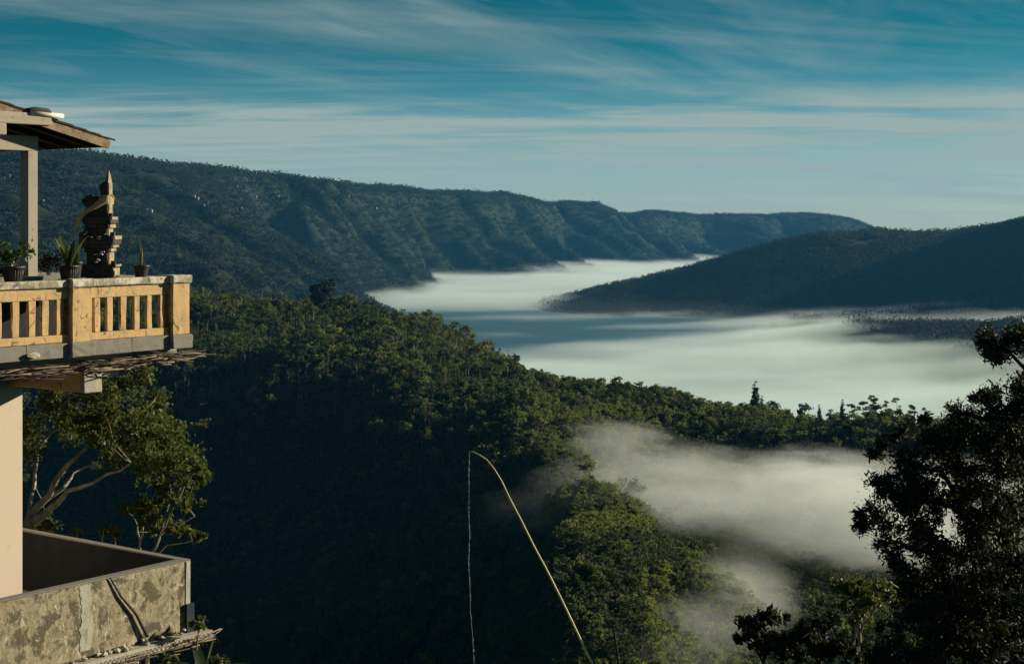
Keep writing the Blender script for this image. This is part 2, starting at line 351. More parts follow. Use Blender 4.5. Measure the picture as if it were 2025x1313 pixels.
M_LEAF = leaf_mat('leaf_forest', [(0.022, 0.042, 0.016), (0.050, 0.078, 0.024), (0.105, 0.125, 0.036)], 0.32)
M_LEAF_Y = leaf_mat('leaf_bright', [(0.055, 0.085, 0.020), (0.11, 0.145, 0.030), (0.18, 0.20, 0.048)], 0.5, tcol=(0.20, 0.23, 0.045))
M_LEAF_B = leaf_mat('leaf_rusty', [(0.05, 0.045, 0.016), (0.095, 0.08, 0.028), (0.14, 0.11, 0.04)], 0.3)
M_PINE = leaf_mat('leaf_pine', [(0.020, 0.036, 0.016), (0.034, 0.052, 0.022), (0.055, 0.070, 0.028)], 0.15)
M_FARLEAF = leaf_mat('leaf_far', [(0.016, 0.030, 0.015), (0.028, 0.046, 0.020), (0.050, 0.066, 0.026)], 0.1, scale=0.02)
M_BARK = plain_mat('bark_grey', (0.10, 0.085, 0.065), (0.20, 0.175, 0.135), 5, 0.9, stretch=(1, 1, .2))
M_BARK_P = plain_mat('bark_pale', (0.26, 0.24, 0.18), (0.42, 0.39, 0.30), 4, 0.9, stretch=(1, 1, .2))

def crown_mesh(name, blobs, ncard, size, mat, rng, flat=0.0, squash=0.8):
    """blobs: (x, y, z, radius); sprays sit mostly near each blob's skin so clumps and gaps read"""
    A_ = Acc()
    for (x, y, zc, r) in blobs:
        m = max(4, int(ncard * r * r)); d = rng.normal(size=(m, 3)); d /= np.linalg.norm(d, axis=1)[:, None]
        rr = r * rng.uniform(0.45, 1.08, (m, 1)); c = d * rr; c[:, 2] *= squash
        A_.add(*cards(c + (x, y, zc), size * rng.uniform(.6, 1.3, m), rng, flat))
    return A_.mesh(name, mat)
def proto_broadleaf(seed, H=12.0, spread=4.2, mat=None, dens=7, card=1.05):
    rng = np.random.RandomState(seed); rnd = random.Random(seed); T = Acc(); blobs = []
    lean = (rnd.uniform(-.8, .8), rnd.uniform(-.8, .8)); fork = H * rnd.uniform(.3, .42)
    trunk = wander((0, 0, -1.5), (lean[0], lean[1], fork), 4, .02, rnd); T.add(*tube(trunk, [.34, .28, .24, .21, .19], 5))
    for q in range(rnd.randint(6, 8)):
        an = q * 2.4 + rnd.uniform(-.4, .4); rad = spread * rnd.uniform(.25, .85); top = H * rnd.uniform(.55, .93) - rad * .45
        e = (lean[0] + math.cos(an) * rad, lean[1] + math.sin(an) * rad, top)
        T.add(*tube(wander(trunk[-1], e, 3, .05, rnd), [.15, .11, .07, .04], 4))
        blobs.append((*e, rnd.uniform(1.2, 2.0)))
        blobs.append((e[0] + rnd.uniform(-1.4, 1.4), e[1] + rnd.uniform(-1.4, 1.4), e[2] + rnd.uniform(-.4, 1.1), rnd.uniform(.8, 1.5)))
    blobs.append((lean[0], lean[1], H * .86, 1.6))
    return T.mesh('trunk', M_BARK), crown_mesh('crown', blobs, dens, card, mat or M_LEAF, rng)
def proto_slender(seed, H=13.0):
    rng = np.random.RandomState(seed); rnd = random.Random(seed); T = Acc(); blobs = []
    tr = wander((0, 0, -1), (rnd.uniform(-.6, .6), rnd.uniform(-.6, .6), H * .9), 6, .012, rnd); T.add(*tube(tr, [.24, .22, .2, .17, .14, .1, .06], 5))
    for q in range(7):
        zc = H * rnd.uniform(.55, .97); an = q * 2.4; rad = rnd.uniform(.4, 1.6) * (1.25 - zc / H)
        e = (tr[-1][0] * zc / H + math.cos(an) * rad * 1.6, tr[-1][1] * zc / H + math.sin(an) * rad * 1.6, zc)
        T.add(*tube(wander((tr[-1][0] * zc / H, tr[-1][1] * zc / H, zc - 1.2), e, 2, .05, rnd), [.07, .05, .03], 4)); blobs.append((*e, rnd.uniform(.6, 1.15)))
    return T.mesh('trunk', M_BARK_P), crown_mesh('crown', blobs, 9, .8, M_LEAF_Y if seed % 2 else M_LEAF, rng)
def proto_umbrella(seed, H=18.0):
    rng = np.random.RandomState(seed); rnd = random.Random(seed); T = Acc(); blobs = []
    tr = wander((0, 0, -2), (rnd.uniform(-1.5, 1.5), rnd.uniform(-1, 1), H * .95), 6, .02, rnd); T.add(*tube(tr, [.36, .32, .28, .24, .2, .14, .08], 5))
    for q in range(13):
        f = rnd.uniform(.38, 1.0); i = min(5, int(f * 6)); p = tr[i].lerp(tr[i + 1], f * 6 - i) if f < 1 else tr[-1]
        an = q * 2.4 + rnd.uniform(-.5, .5); rad = rnd.uniform(1.4, 4.6) * (1.35 - f * .6)
        e = p + Vector((math.cos(an) * rad, math.sin(an) * rad, rnd.uniform(.3, 1.2))); T.add(*tube(wander(p, e, 2, .05, rnd), [.1, .07, .04], 4)); blobs.append((*e, rnd.uniform(1.2, 2.3)))
    blobs.append((*tr[-1], 1.7))
    return T.mesh('trunk', M_BARK), crown_mesh('crown', blobs, 22, .7, M_PINE, rng, flat=.2, squash=.5)
def proto_spire(seed, H=19.0, wide=1.9):
    rng = np.random.RandomState(seed); rnd = random.Random(seed); T = Acc(); blobs = []
    T.add(*tube(wander((0, 0, -2), (0, 0, H * .97), 5, .006, rnd), [.34, .3, .24, .18, .12, .05], 5))
    k = 9
    for q in range(k):
        f = .2 + .78 * q / (k - 1); r = wide * (1.08 - f) ** .75 + .35
        for m in range(5 if f < .8 else 2):
            an = rnd.uniform(0, 6.28); blobs.append((math.cos(an) * r * .55, math.sin(an) * r * .55, H * f + rnd.uniform(-.4, .4), r * rnd.uniform(.55, .8)))
    return T.mesh('trunk', M_BARK), crown_mesh('crown', blobs, 20, .75, M_PINE, rng, squash=.8)
def proto_bush(seed, mat):
    rng = np.random.RandomState(seed); rnd = random.Random(seed)
    bl = [(rnd.uniform(-1.5, 1.5), rnd.uniform(-1.5, 1.5), rnd.uniform(.3, 1.8), rnd.uniform(.8, 1.5)) for _ in range(5)]
    return crown_mesh('bush', bl, 12, .75, mat, rng)
def proto_cluster(seed):
    """far stand: several crowns, coarse sprays"""
    rng = np.random.RandomState(seed); rnd = random.Random(seed); bl = []
    for q in range(9):
        x, y, h = rnd.uniform(-16, 16), rnd.uniform(-16, 16), rnd.uniform(7, 13) + (rnd.uniform(5, 12) if q < 2 else 0)
        r_ = rnd.uniform(2.6, 4.4) * (.62 if q < 2 else 1)
        bl += [(x, y, h - r_ * .8, r_), (x + rnd.uniform(-2.5, 2.5), y + rnd.uniform(-2.5, 2.5), h - r_ * 2, r_ * 1.1)]
    return crown_mesh('stand', bl, 1.3, 3.0, M_FARLEAF, rng)
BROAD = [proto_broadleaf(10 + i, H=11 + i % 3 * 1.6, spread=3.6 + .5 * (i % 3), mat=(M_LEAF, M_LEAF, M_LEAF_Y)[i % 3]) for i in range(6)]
RUSTY = [proto_broadleaf(27, 9.5, 3.0, M_LEAF_B)]
SLEND = [proto_slender(30 + i, 11.5 + i) for i in range(4)]
UMBR = [proto_umbrella(50 + i, 17 + i) for i in range(4)]
SPIRE = [proto_spire(70 + i, 19, (3.2, 2.4, 2.6)[i]) for i in range(3)]
BUSH = [proto_bush(90, M_LEAF), proto_bush(91, M_LEAF_Y), proto_bush(92, M_LEAF)]
CLUS = [proto_cluster(100 + i) for i in range(5)]

def joined(trunk, crown, name):
    me = bpy.data.meshes.new(name); bm = bmesh.new(); bm.from_mesh(trunk); k = len(bm.faces); bm.from_mesh(crown)
    bm.faces.ensure_lookup_table()
    for i in range(k, len(bm.faces)): bm.faces[i].material_index = 1
    bm.to_mesh(me); bm.free(); me.materials.append(trunk.materials[0]); me.materials.append(crown.materials[0]); return me
def scatter(name, pts, rot, scl, pick, meshes, label):
    """one stuff object: prototypes instanced on its points"""
    pc = bpy.data.collections.new(name + '_kinds')
    for i, m in enumerate(meshes):
        o = bpy.data.objects.new('%s_kind_%02d' % (name, i), m); pc.objects.link(o)
    me = bpy.data.meshes.new(name); me.vertices.add(len(pts)); me.vertices.foreach_set('co', np.asarray(pts, np.float32).ravel())
    for an, ty, arr in (('rot', 'FLOAT', rot), ('scl', 'FLOAT', scl), ('pick', 'INT', pick)):
        a = me.attributes.new(an, ty, 'POINT'); a.data.foreach_set('value', np.asarray(arr, np.int32 if ty == 'INT' else np.float32))
    ob = link(name, me); g = bpy.data.node_groups.new(name, 'GeometryNodeTree')
    g.interface.new_socket('Geometry', in_out='INPUT', socket_type='NodeSocketGeometry'); g.interface.new_socket('Geometry', in_out='OUTPUT', socket_type='NodeSocketGeometry')
    N, L = g.nodes, g.links; gi, go = N.new('NodeGroupInput'), N.new('NodeGroupOutput')
    ci = N.new('GeometryNodeCollectionInfo'); ci.inputs['Collection'].default_value = pc; ci.inputs['Separate Children'].default_value = True; ci.inputs['Reset Children'].default_value = True
    ip = N.new('GeometryNodeInstanceOnPoints'); ip.inputs['Pick Instance'].default_value = True
    def at(nm, ty): a = N.new('GeometryNodeInputNamedAttribute'); a.data_type = ty; a.inputs['Name'].default_value = nm; return a.outputs[0]
    cr = N.new('ShaderNodeCombineXYZ'); L.new(at('rot', 'FLOAT'), cr.inputs[2])
    L.new(gi.outputs[0], ip.inputs['Points']); L.new(ci.outputs[0], ip.inputs['Instance']); L.new(at('pick', 'INT'), ip.inputs['Instance Index'])
    L.new(cr.outputs[0], ip.inputs['Rotation']); L.new(at('scl', 'FLOAT'), ip.inputs['Scale']); L.new(ip.outputs[0], go.inputs[0])
    md = ob.modifiers.new('scatter', 'NODES'); md.node_group = g
    tag(ob, label, 'forest', kind='stuff'); return ob
RS = np.random.RandomState(3)
def sector(n, r0, r1, az0, az1):
    r = np.sqrt(RS.uniform(r0 * r0, r1 * r1, n)); az = np.radians(RS.uniform(az0, az1, n))
    x, y = r * np.sin(az), r * np.cos(az); return x, y, land_z(x, y)
def pxof(x, y, z): return CX + F * x / y, HY - F * z / y

# near forest: everything from the spur to the back of the near ridge
x, y, zg = [np.concatenate(q) for q in zip(sector(41000, 470, 2350, -23.5, 23.5), sector(9000, 470, 900, -6, 16))]
ok = seen(x, y, zg, 12, 10) & (zg > LAKE + 60); x, y, zg = x[ok], y[ok], zg[ok]
sc = np.clip(np.exp(RS.normal(-.25, .34, len(x))), .36, 1.6) * np.clip(0.92 + 1.0 * fbm(x / 110, y / 110, 2), .5, 1.6); ro = RS.uniform(0, 6.28, len(x))
PX, PY = pxof(x, y, zg)
kindf = RS.rand(len(x)) * .6 + 1.1 * fbm(x / 60 + 9, y / 60, 2)
back = (zg > -175) & (y > 1250) & (PX < 1010)
pick = RS.randint(0, 6, len(x))
pick = np.where(back & (kindf > .56), 6 + RS.randint(0, 4, len(x)), pick)
sc = np.where(back, sc * .9, sc)
painted_sun = ((PX > 1045) & (PX < 1290) & (PY > 815) & (PY < 1075)) | ((PX > 1270) & (PX < 1490) & (PY > 1150))  # brighter leaf kinds in these zones paint sunlight into the colour
pick = np.where(painted_sun & (RS.rand(len(x)) < .8), RS.choice([2, 5], len(x)), pick)
dim = ~painted_sun & (y < 1000) & (RS.rand(len(x)) < .8); pick = np.where(dim & (pick < 6), RS.choice([0, 1, 3, 4], len(x)), pick)  # darker leaf kinds elsewhere paint the weaker light
sc = np.where(y < 900, np.minimum(sc, 1.15) * .62, sc); sc = np.where((PX > 1040) & (y > 1050), np.minimum(sc, .92), sc)
odd = RS.rand(len(x)); pick = np.where(odd < .05, 10, np.where(odd > .985, 11, np.where(odd > .965, 12, pick))); sc = np.where(pick >= 11, sc * .75, sc)
gap = fbm(x / 45 + 21, y / 45, 2) > .50
sc = np.where(gap & (RS.rand(len(x)) < .8), .3, sc)
# the ones that show largest become single trees
clear = seen(x, y, zg, 10, -6) & (PX > 330) & (PX < 2025) & (PY < 1330) & ~((PX > 1720) & (PY > 900))
appar = np.where(clear, sc * 3200 / y, 0)
single_b = np.argsort(-appar * (pick < 6))[:260]
single_s = np.argsort(-appar * ((pick >= 6) & (pick < 10)))[:80]
rest = np.ones(len(x), bool); rest[single_b] = False; rest[single_s] = False
near_meshes = [joined(a, b_, 'broadleaf') for a, b_ in BROAD] + [joined(a, b_, 'slender') for a, b_ in SLEND] + [joined(*RUSTY[0], 'rusty'), joined(*SPIRE[2], 'spire'), joined(*UMBR[1], 'umbrella')]
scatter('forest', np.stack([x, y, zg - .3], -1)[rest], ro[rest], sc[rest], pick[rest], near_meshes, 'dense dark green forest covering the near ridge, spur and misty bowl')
def put_tree(name, proto, loc, s, rz, label, cat, group):
    o = empty(name, loc, rz); o.scale = (s, s, s); tag(o, label, cat, group)
    link('trunk', proto[0], o); link('crown', proto[1], o); return o
ZONES = {'back': ('leafy broadleaf tree on the sunlit back of the near ridge', 'broadleaf trees on the ridge back'), 'flank': ('broadleaf tree on the dark shaded flank, close beside the balcony and its tree', 'broadleaf trees on the shaded flank'),
 'flank2': ('broadleaf tree on the dark flank, between the balcony and the hanging string', 'broadleaf trees on the middle of the flank'), 'flank3': ('broadleaf tree on the dark flank, between the hanging string and the spur', 'broadleaf trees beside the string'),
 'under': ('broadleaf tree on the dark slope between the tree line and the mist', 'broadleaf trees above the mist'), 'crest': ('sunlit broadleaf tree on the spur edge where the mist thins out', 'broadleaf trees on the spur edge'),
 'low': ('broadleaf tree on the slope below the mist, seen beside the bowed bamboo pole', 'broadleaf trees beside the bamboo pole'), 'low2': ('broadleaf tree below the mist, seen above and around the short dark stake', 'broadleaf trees above the stake'), 'low3': ('bright broadleaf tree below the mist, between the stake and the lowest wisp', 'bright broadleaf trees by the lowest wisp'), 'low4': ('broadleaf tree below the mist, seen above the dark bushes and sapling', 'broadleaf trees above the dark bushes'), 'bowl': ('broadleaf tree in the bowl veiled by the drifting mist', 'broadleaf trees veiled by mist')}
def where(px, py):
    if py < 800 and px < 1000: return 'back'
    if px < 1040: return 'flank' if px < 640 else 'flank2' if px < 930 else 'flank3'
    if px < 1180 and py < 1010: return 'crest'
    if py < 905: return 'under'
    if py <= 1080: return 'bowl'
    return 'low' if px < 1150 else 'low2' if px < 1260 else 'low3' if px < 1400 else 'low4'
for i in single_b:
    w = where(PX[i], PY[i]); put_tree('broadleaf_tree', BROAD[pick[i]], (x[i], y[i], zg[i] - .3), sc[i], ro[i], ZONES[w][0], 'tree', ZONES[w][1])
for i in single_s:
    put_tree('slender_tree', SLEND[pick[i] - 6], (x[i], y[i], zg[i] - .3), sc[i], ro[i], 'slender pale trunked tree on the sunlit back of the near ridge', 'tree', 'pale trunked trees on the ridge back')
# undergrowth
x, y, zg = sector(50000, 380, 2200, -23.5, 23.5); ok = seen(x, y, zg, 4, 6) & (zg > LAKE + 60); x, y, zg = x[ok], y[ok], zg[ok]
scatter('undergrowth', np.stack([x, y, zg - .4], -1), RS.uniform(0, 6.28, len(x)), RS.uniform(.7, 1.6, len(x)), RS.randint(0, 3, len(x)), BUSH, 'low green undergrowth between the trees of the near ridge')
# far woods
x, y, zg = sector(390000, 2900, 18800, -23, 23); ok = seen(x, y, zg, 14, 25) & (zg > LAKE + np.where((x > 0) & (y < 6400), 50, 8)); x, y, zg = x[ok], y[ok], zg[ok]
keep = RS.rand(len(x)) < np.clip(1.4 - y / 16000, .5, 1); x, y, zg = x[keep], y[keep], zg[keep]
open_ = fbm(x / 300 + 3, y / 300, 3) > .5
x, y, zg = x[~open_], y[~open_], zg[~open_]
print('near', rest.sum(), 'far', len(x))
ic = np.clip(np.searchsorted(azs, np.degrees(np.arctan2(x, y))) - 1, 0, nA - 1); oncrest = (zcr[ic, 0] - zg < 22) & (RS.rand(len(x)) < .6)
scatter('far_forest', np.stack([x, y, zg - 3.5], -1), RS.uniform(0, 6.28, len(x)), RS.uniform(.65, 1.25, len(x)) * np.where(oncrest, 1.35, 1.0), RS.randint(0, 5, len(x)), CLUS, 'blue green forest covering the far caldera wall and hills')

# ------------------------------------------------------------------ skyline trees that can be picked out one by one
def crest_at(px):
    az = math.degrees(math.atan((px - CX) / F)); i = int(np.searchsorted(azs, az)); j0, j1 = np.searchsorted(lrs, math.log(900)), np.searchsorted(lrs, math.log(2350))
    j = j0 + int(np.argmax(GZ[i, j0:j1] / RR[i, j0:j1])); r = math.exp(lrs[j]); return Vector((r * math.sin(math.radians(az)), r * math.cos(math.radians(az)), GZ[i, j]))
def skyline(name, px, top, proto, H, label, group, back=0, s=None):
    p = crest_at(px); p.y += back; p.x = (px - CX) / F * p.y; p.z = float(land_z(np.array([p.x]), np.array([p.y]))[0])
    zt = (HY - top) / F * p.y; s = s or max(.35, (zt - p.z) / H)
    return put_tree(name, proto, (p.x, p.y, p.z - .4), s, px * 1.7 % 6.28, label, 'tree', group)
skyline('spire_conifer', 1493, 753, SPIRE[0], 19, 'tallest dark spire shaped conifer on the tree line before the white fog', None)
skyline('spire_conifer', 1507, 781, SPIRE[1], 19, 'small spire conifer tucked against the tallest conifer on the tree line', None)
skyline('spire_conifer', 1620, 798, SPIRE[2], 19, 'short pointed conifer between broad crowns on the tree line', None)
skyline('spire_conifer', 1666, 788, SPIRE[1], 19, 'pointed conifer just beside the flat topped pines on the tree line', None)
skyline('lone_pine', 1004, 706, UMBR[0], 17, 'lone flat topped tree standing out before the fog where the ridge drops', None)
for px, tp in ((1686, 797), (1706, 791), (1727, 780), (1733, 787), (1752, 792), (1775, 785), (1801, 800), (1828, 806)):
    skyline('umbrella_pine', px, tp, UMBR[px % 4], 17 + px % 4, 'tall flat topped pine in the row on the tree line before the fog', 'flat topped pines on the tree line', back=px % 5 * 4)
for px, tp in ((1075, 742), (1098, 738), (1122, 742), (1160, 746), (1188, 744), (1218, 742), (1243, 752), (1290, 762), (1310, 770), (1352, 786), (1378, 790), (1405, 788), (1440, 796), (1462, 795), (1530, 790), (1590, 794), (1645, 806)):
    skyline('crest_tree', px, tp, BROAD[px % 6], 11 + px % 6 % 3 * 1.6, 'broad crowned tree on the crest of the tree line before the fog', 'broad crowned trees on the tree line', back=-6)
for px, tp in ((560, 590), (572, 586), (592, 588), (690, 618), (765, 614), (782, 612), (812, 618), (838, 628), (862, 640), (930, 668)):
    skyline('ridge_top_tree', px, tp, BROAD[(px + 1) % 6], 11 + (px + 1) % 6 % 3 * 1.6, 'round crowned tree on the crest of the near ridge above the lake', 'round crowned trees on the ridge crest')

# ------------------------------------------------------------------ the house: local x runs along its face towards us, local y points outwards, corner at the far end
HC = Vector((-4.58, 23.0, 0.0)); HRZ = math.atan2(-0.799, -0.601)
HA, HB = Vector((-0.601, -0.799, 0)), Vector((0.799, -0.601, 0))
def on_y(px, py, yc):
    """local point on the plane y = yc that shows at (px, py)"""
    u = (px - CX) / F; b = HC + HB * yc; s = (b.x - u * b.y) / (u * HA.y - HA.x); Yw = b.y + HA.y * s
    return Vector((s, yc, (HY - py) / F * Yw))
def on_x(px, py, xc):
    u = (px - CX) / F; b = HC + HA * xc; s = (b.x - u * b.y) / (u * HB.y - HB.x); Yw = b.y + HB.y * s
    return Vector((xc, s, (HY - py) / F * Yw))
def rough_box(x0, x1, y0, y1, z0, z1, bev=0.012, cuts=2, amp=0.0, seed=1):
    bm = bmesh.new(); bmesh.ops.create_cube(bm, size=1)
    for v in bm.verts: v.co = Vector(((x0 + x1) / 2 + v.co.x * abs(x1 - x0), (y0 + y1) / 2 + v.co.y * abs(y1 - y0), (z0 + z1) / 2 + v.co.z * abs(z1 - z0)))
    if bev: bmesh.ops.bevel(bm, geom=bm.edges[:], offset=min(bev, 0.3 * min(abs(x1 - x0), abs(y1 - y0), abs(z1 - z0))), segments=1, affect='EDGES')
    if amp:
        bmesh.ops.subdivide_edges(bm, edges=[e for e in bm.edges if e.calc_length() > 0.12], cuts=cuts, use_grid_fill=True)
        rnd = random.Random(seed)
        for v in bm.verts: v.co += Vector((rnd.gauss(0, amp), rnd.gauss(0, amp), rnd.gauss(0, amp)))
    return bm
def put(name, bm, mat, parent, smooth=False):
    me = bpy.data.meshes.new(name); bm.to_mesh(me); bm.free(); me.materials.append(mat)
    if smooth:
        for p in me.polygons: p.use_smooth = True
    return link(name, me, parent)
def hbox(name, mat, parent, *a, **k): return put(name, rough_box(*a, **k), mat, parent)
def put_np(name, vf, mat, parent, smooth=True): return link(name, mesh_np(name, vf[0], vf[1], mat, smooth), parent)

def weathered(name, c1, c2, stain, scale=3.0, amount=(0.52, 0.70), rough=0.92, vert=0.35, spots=None, bump=0.5, peel=None, levels=None):
    """painted or bare render with blotches, vertical run marks and dark specks"""
    t = MT(name); co = t.coord('Object')
    n1 = t.noise(co, scale, 7, 0.65, 0.3); n2 = t.noise(t.mapping(co, (scale * 3, scale * 3, scale * 0.5)), 1.0, 6, 0.7)
    n3 = t.noise(co, scale * 7, 6, 0.75)
    c = t.ramp(n1, levels or [(0.3, c1), (0.7, c2)])
    m = t.ramp(t.math('ADD', t.math('MULTIPLY', n2, vert), t.math('MULTIPLY', n1, 1 - vert)), [(amount[0], 0.0), (amount[1], 1.0)])
    c = t.mix(t.math('MULTIPLY', m, 0.85), c, stain)
    sp_ = t.ramp(n3, [(0.58, 0.0), (0.66, 1.0)])
    c = t.mix(t.math('MULTIPLY', sp_, 0.6), c, spots or tuple(q * 0.35 for q in stain))
    if peel:
        n4 = t.noise(t.mapping(co, (7, 7, 4.2), (0.3, 0.2, 0)), 1.0, 9, 0.72, 1.4)
        c = t.mix(t.math('MULTIPLY', t.ramp(n4, [(0.57, 0.0), (0.61, 1.0)]), 0.85), c, peel)
    b = t.n('ShaderNodeBsdfPrincipled', {'Base Color': c, 'Roughness': rough, 'Specular IOR Level': 0.25})
    bp = t.n('ShaderNodeBump', {'Strength': bump, 'Distance': 0.015, 'Height': t.math('ADD', n3, n1)}); t.L.new(bp.outputs[0], b.inputs['Normal'])
    return t.surf(b.outputs[0])
M_ORANGE = weathered('ochre_paint', (0.52, 0.33, 0.15), (0.59, 0.43, 0.21), (0.34, 0.25, 0.13), 5.0, (0.47, 0.62), spots=(0.09, 0.06, 0.04), peel=(0.12, 0.09, 0.06))
M_CAP = weathered('cap_concrete', (0.54, 0.49, 0.40), (0.62, 0.57, 0.47), (0.20, 0.17, 0.10), 5.0, (0.45, 0.55), spots=(0.06, 0.05, 0.04), peel=(0.055, 0.05, 0.035))
M_BASE = weathered('grey_base', (0.17, 0.165, 0.14), (0.24, 0.225, 0.19), (0.11, 0.12, 0.09), 3.0, (0.5, 0.7), bump=0.3)
M_CREAM = weathered('cream_paint', (0.55, 0.46, 0.36), (0.58, 0.49, 0.39), (0.53, 0.47, 0.32), 0.6, (0.45, 0.7), spots=(0.46, 0.38, 0.27), bump=0.05)
M_MOSSY = weathered('mossy_render', (0.16, 0.135, 0.08), (0.38, 0.34, 0.235), (0.060, 0.046, 0.028), 3.4, (0.47, 0.56), vert=0.25, levels=[(0.30, (0.11, 0.09, 0.055)), (0.42, (0.24, 0.205, 0.125)), (0.50, (0.37, 0.325, 0.215)), (0.56, (0.28, 0.25, 0.155)), (0.66, (0.48, 0.43, 0.31))], peel=(0.46, 0.42, 0.30), spots=(0.05, 0.036, 0.026), bump=1.0)
M_CONC = weathered('raw_concrete', (0.30, 0.28, 0.23), (0.40, 0.38, 0.30), (0.15, 0.14, 0.10), 3.0)
M_STRIP = weathered('lime_strip', (0.30, 0.30, 0.24), (0.42, 0.40, 0.33), (0.14, 0.12, 0.07), 3.5, (0.52, 0.64))
M_POST = weathered('post_render', (0.31, 0.28, 0.22), (0.36, 0.33, 0.26), (0.26, 0.235, 0.17), 1.5, bump=0.1)
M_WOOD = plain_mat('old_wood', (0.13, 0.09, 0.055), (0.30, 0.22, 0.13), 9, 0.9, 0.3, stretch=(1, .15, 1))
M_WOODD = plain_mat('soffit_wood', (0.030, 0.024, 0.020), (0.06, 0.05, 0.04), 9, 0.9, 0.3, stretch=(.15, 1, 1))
M_TILE = plain_mat('dark_tile', (0.026, 0.022, 0.020), (0.07, 0.055, 0.045), 12, 0.85, 0.3)
M_STONE = plain_mat('shrine_stone', (0.022, 0.022, 0.022), (0.075, 0.07, 0.06), 14, 0.95, 0.6)
M_PALE = plain_mat('shrine_paint', (0.15, 0.12, 0.07), (0.34, 0.28, 0.17), 10, 0.8, 0.3)
M_PVC = plain_mat('pipe_plastic', (0.55, 0.52, 0.44), (0.68, 0.65, 0.56), 4, 0.5)
M_STICK = plain_mat('dry_bamboo', (0.10, 0.075, 0.045), (0.30, 0.24, 0.14), 2.3, 0.85)
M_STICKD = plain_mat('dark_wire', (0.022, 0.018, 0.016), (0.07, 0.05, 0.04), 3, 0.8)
M_POT = plain_mat('pot_plastic', (0.020, 0.020, 0.020), (0.045, 0.043, 0.040), 6, 0.55)
M_EARTH = plain_mat('pot_earth', (0.035, 0.026, 0.018), (0.07, 0.05, 0.03), 20, 1.0, 0.5)
M_SHEET = plain_mat('blue_sheet', (0.008, 0.016, 0.024), (0.014, 0.024, 0.034), 3, 0.45)
M_SHADE = plain_mat('shade_painted_render', (0.012, 0.015, 0.020), (0.022, 0.025, 0.032), 3, 0.95)  # near-black colour paints the shade into the inner walls

house = empty('house', HC, HRZ); tag(house, 'weathered ochre and cream house with a balcony balustrade on the steep slope', 'house')
zc1, zc0, zr0, zg0, zb1, zb0 = -0.827, -0.930, -1.085, -1.548, -1.655, -1.850      # cap top, cap foot, rail foot, gap foot, base top, base foot
LX = 6.5
bal = hbox('balustrade', M_ORANGE, house, -0.02 + .3, LX, -0.19, -0.075, zr0 + .002, zc0 - .002, bev=.008, amp=.0012)      # top rail carries the posts, balusters and caps
hbox('bottom_rail', M_ORANGE, bal, .27, LX, -0.19, -0.07, zb1 + .002, zg0, bev=.008, amp=.0015)
# posts
pA0, pA1 = 0.0, on_y(342, 600, 0).x
pB0, pB1 = on_y(182, 600, 0).x, on_y(143, 600, 0).x
posts = [(pA0, pA1), (pB0, pB1), (pB0 + (pB0 - pA1) + (pB1 - pB0), pB1 + (pB0 - pA1) + (pB1 - pB0))]
for i, (a, b_) in enumerate(posts):
    hbox('post', M_ORANGE, bal, a, b_, -0.26, 0.0, zb1 + .001, zc0 - .001, bev=.008, amp=.0018, seed=i)
    hbox('post_cap', M_CAP, bal, a - .03, b_ + .03, -0.30, 0.035, zc0, zc1 + .012, bev=.018, amp=.0025, seed=i + 9)
    hbox('post_foot', M_BASE, bal, a - .035, b_ + .03, -0.28, 0.035, zb0, zb1, bev=.012, amp=.002, seed=i + 5)
caps = [(posts[0][1], posts[1][0]), (posts[1][1], posts[2][0]), (posts[2][1], LX)]
for i, (a, b_) in enumerate(caps):
    hbox('rail_cap', M_CAP, bal, a + .032, b_ - .032, -0.24, -0.035, zc0, zc1 - .004, bev=.015, amp=.0022, seed=i + 20)
    k = max(2, int((b_ - a) / .55))
    for q in range(k):
        xa, xb = a + .032 + (b_ - a - .064) * q / k, a + .032 + (b_ - a - .064) * (q + 1) / k
        hbox('base_block', M_BASE, bal, xa + .002, xb - .002, -0.23, -0.03 + .006 * ((q * 7 + i) % 3 - 1), zb0, zb1 - .001, bev=.008, amp=.0015, seed=q + 3 * i)
# balusters, uneven as cast by hand
edges = [(324, 314), (299, 288), (275, 263), (248.5, 236), (222, 209.5), (197, 184), (123, 109), (95.5, 80), (69, 54), (37, 22)]
xs = [(on_y(r, 610, -.1).x, on_y(l, 610, -.1).x) for r, l in edges]
xs += [(xs[-1][0] + .265 * q, xs[-1][1] + .265 * q) for q in range(1, 4)] + [(posts[2][1] + .1 + .27 * q, posts[2][1] + .22 + .27 * q) for q in range(3)]
for q, (a, b_) in enumerate(xs):
    if any(p0 - .02 < (a + b_) / 2 < p1 + .02 for p0, p1 in posts): continue
    hbox('baluster', M_ORANGE, bal, a, b_, -0.135, -0.08, zg0 - .004, zr0 + .006, bev=.012, amp=.0025, seed=q)
# floors, dim space behind the balusters
hbox('terrace_floor', M_CONC, house, .03, LX, -5.0, -0.26, zc1 - .10, zc1 - .02, bev=.01)
hbox('balcony_slab', M_CONC, house, -.03, LX, -5.0, -.30, zb0 - .10, zb0 - .001, bev=.02, amp=.004)
hbox('inner_wall', M_SHADE, house, 0.06, LX, -2.1, -2.0, zb0 + .002, zc1 - .104, bev=0)
# wall, cantilever beam, stubs under the slab
wx = on_y(45, 900, -1.7).x
hbox('wall', M_CREAM, house, wx, LX, -5.0, -1.7, -14.0, zb0 - .102, bev=.01)
bx0 = on_y(195, 750, -.1).x; bx1 = on_y(160, 750, -.1).x
hbox('beam', M_ORANGE, house, bx0, bx1, -1.698, -.1, -2.34, zb0 - .103, bev=.01, amp=.001)
hbox('beam_end', M_CONC, house, bx0 - .004, bx1 + .004, -.098, -.03, -2.345, zb0 - .106, bev=.01, amp=.003)
hbox('beam_stub', M_CAP, house, on_y(235, 730, -.12).x, bx0 - .006, -.5, -.12, -2.16, zb0 - .104, bev=.008)
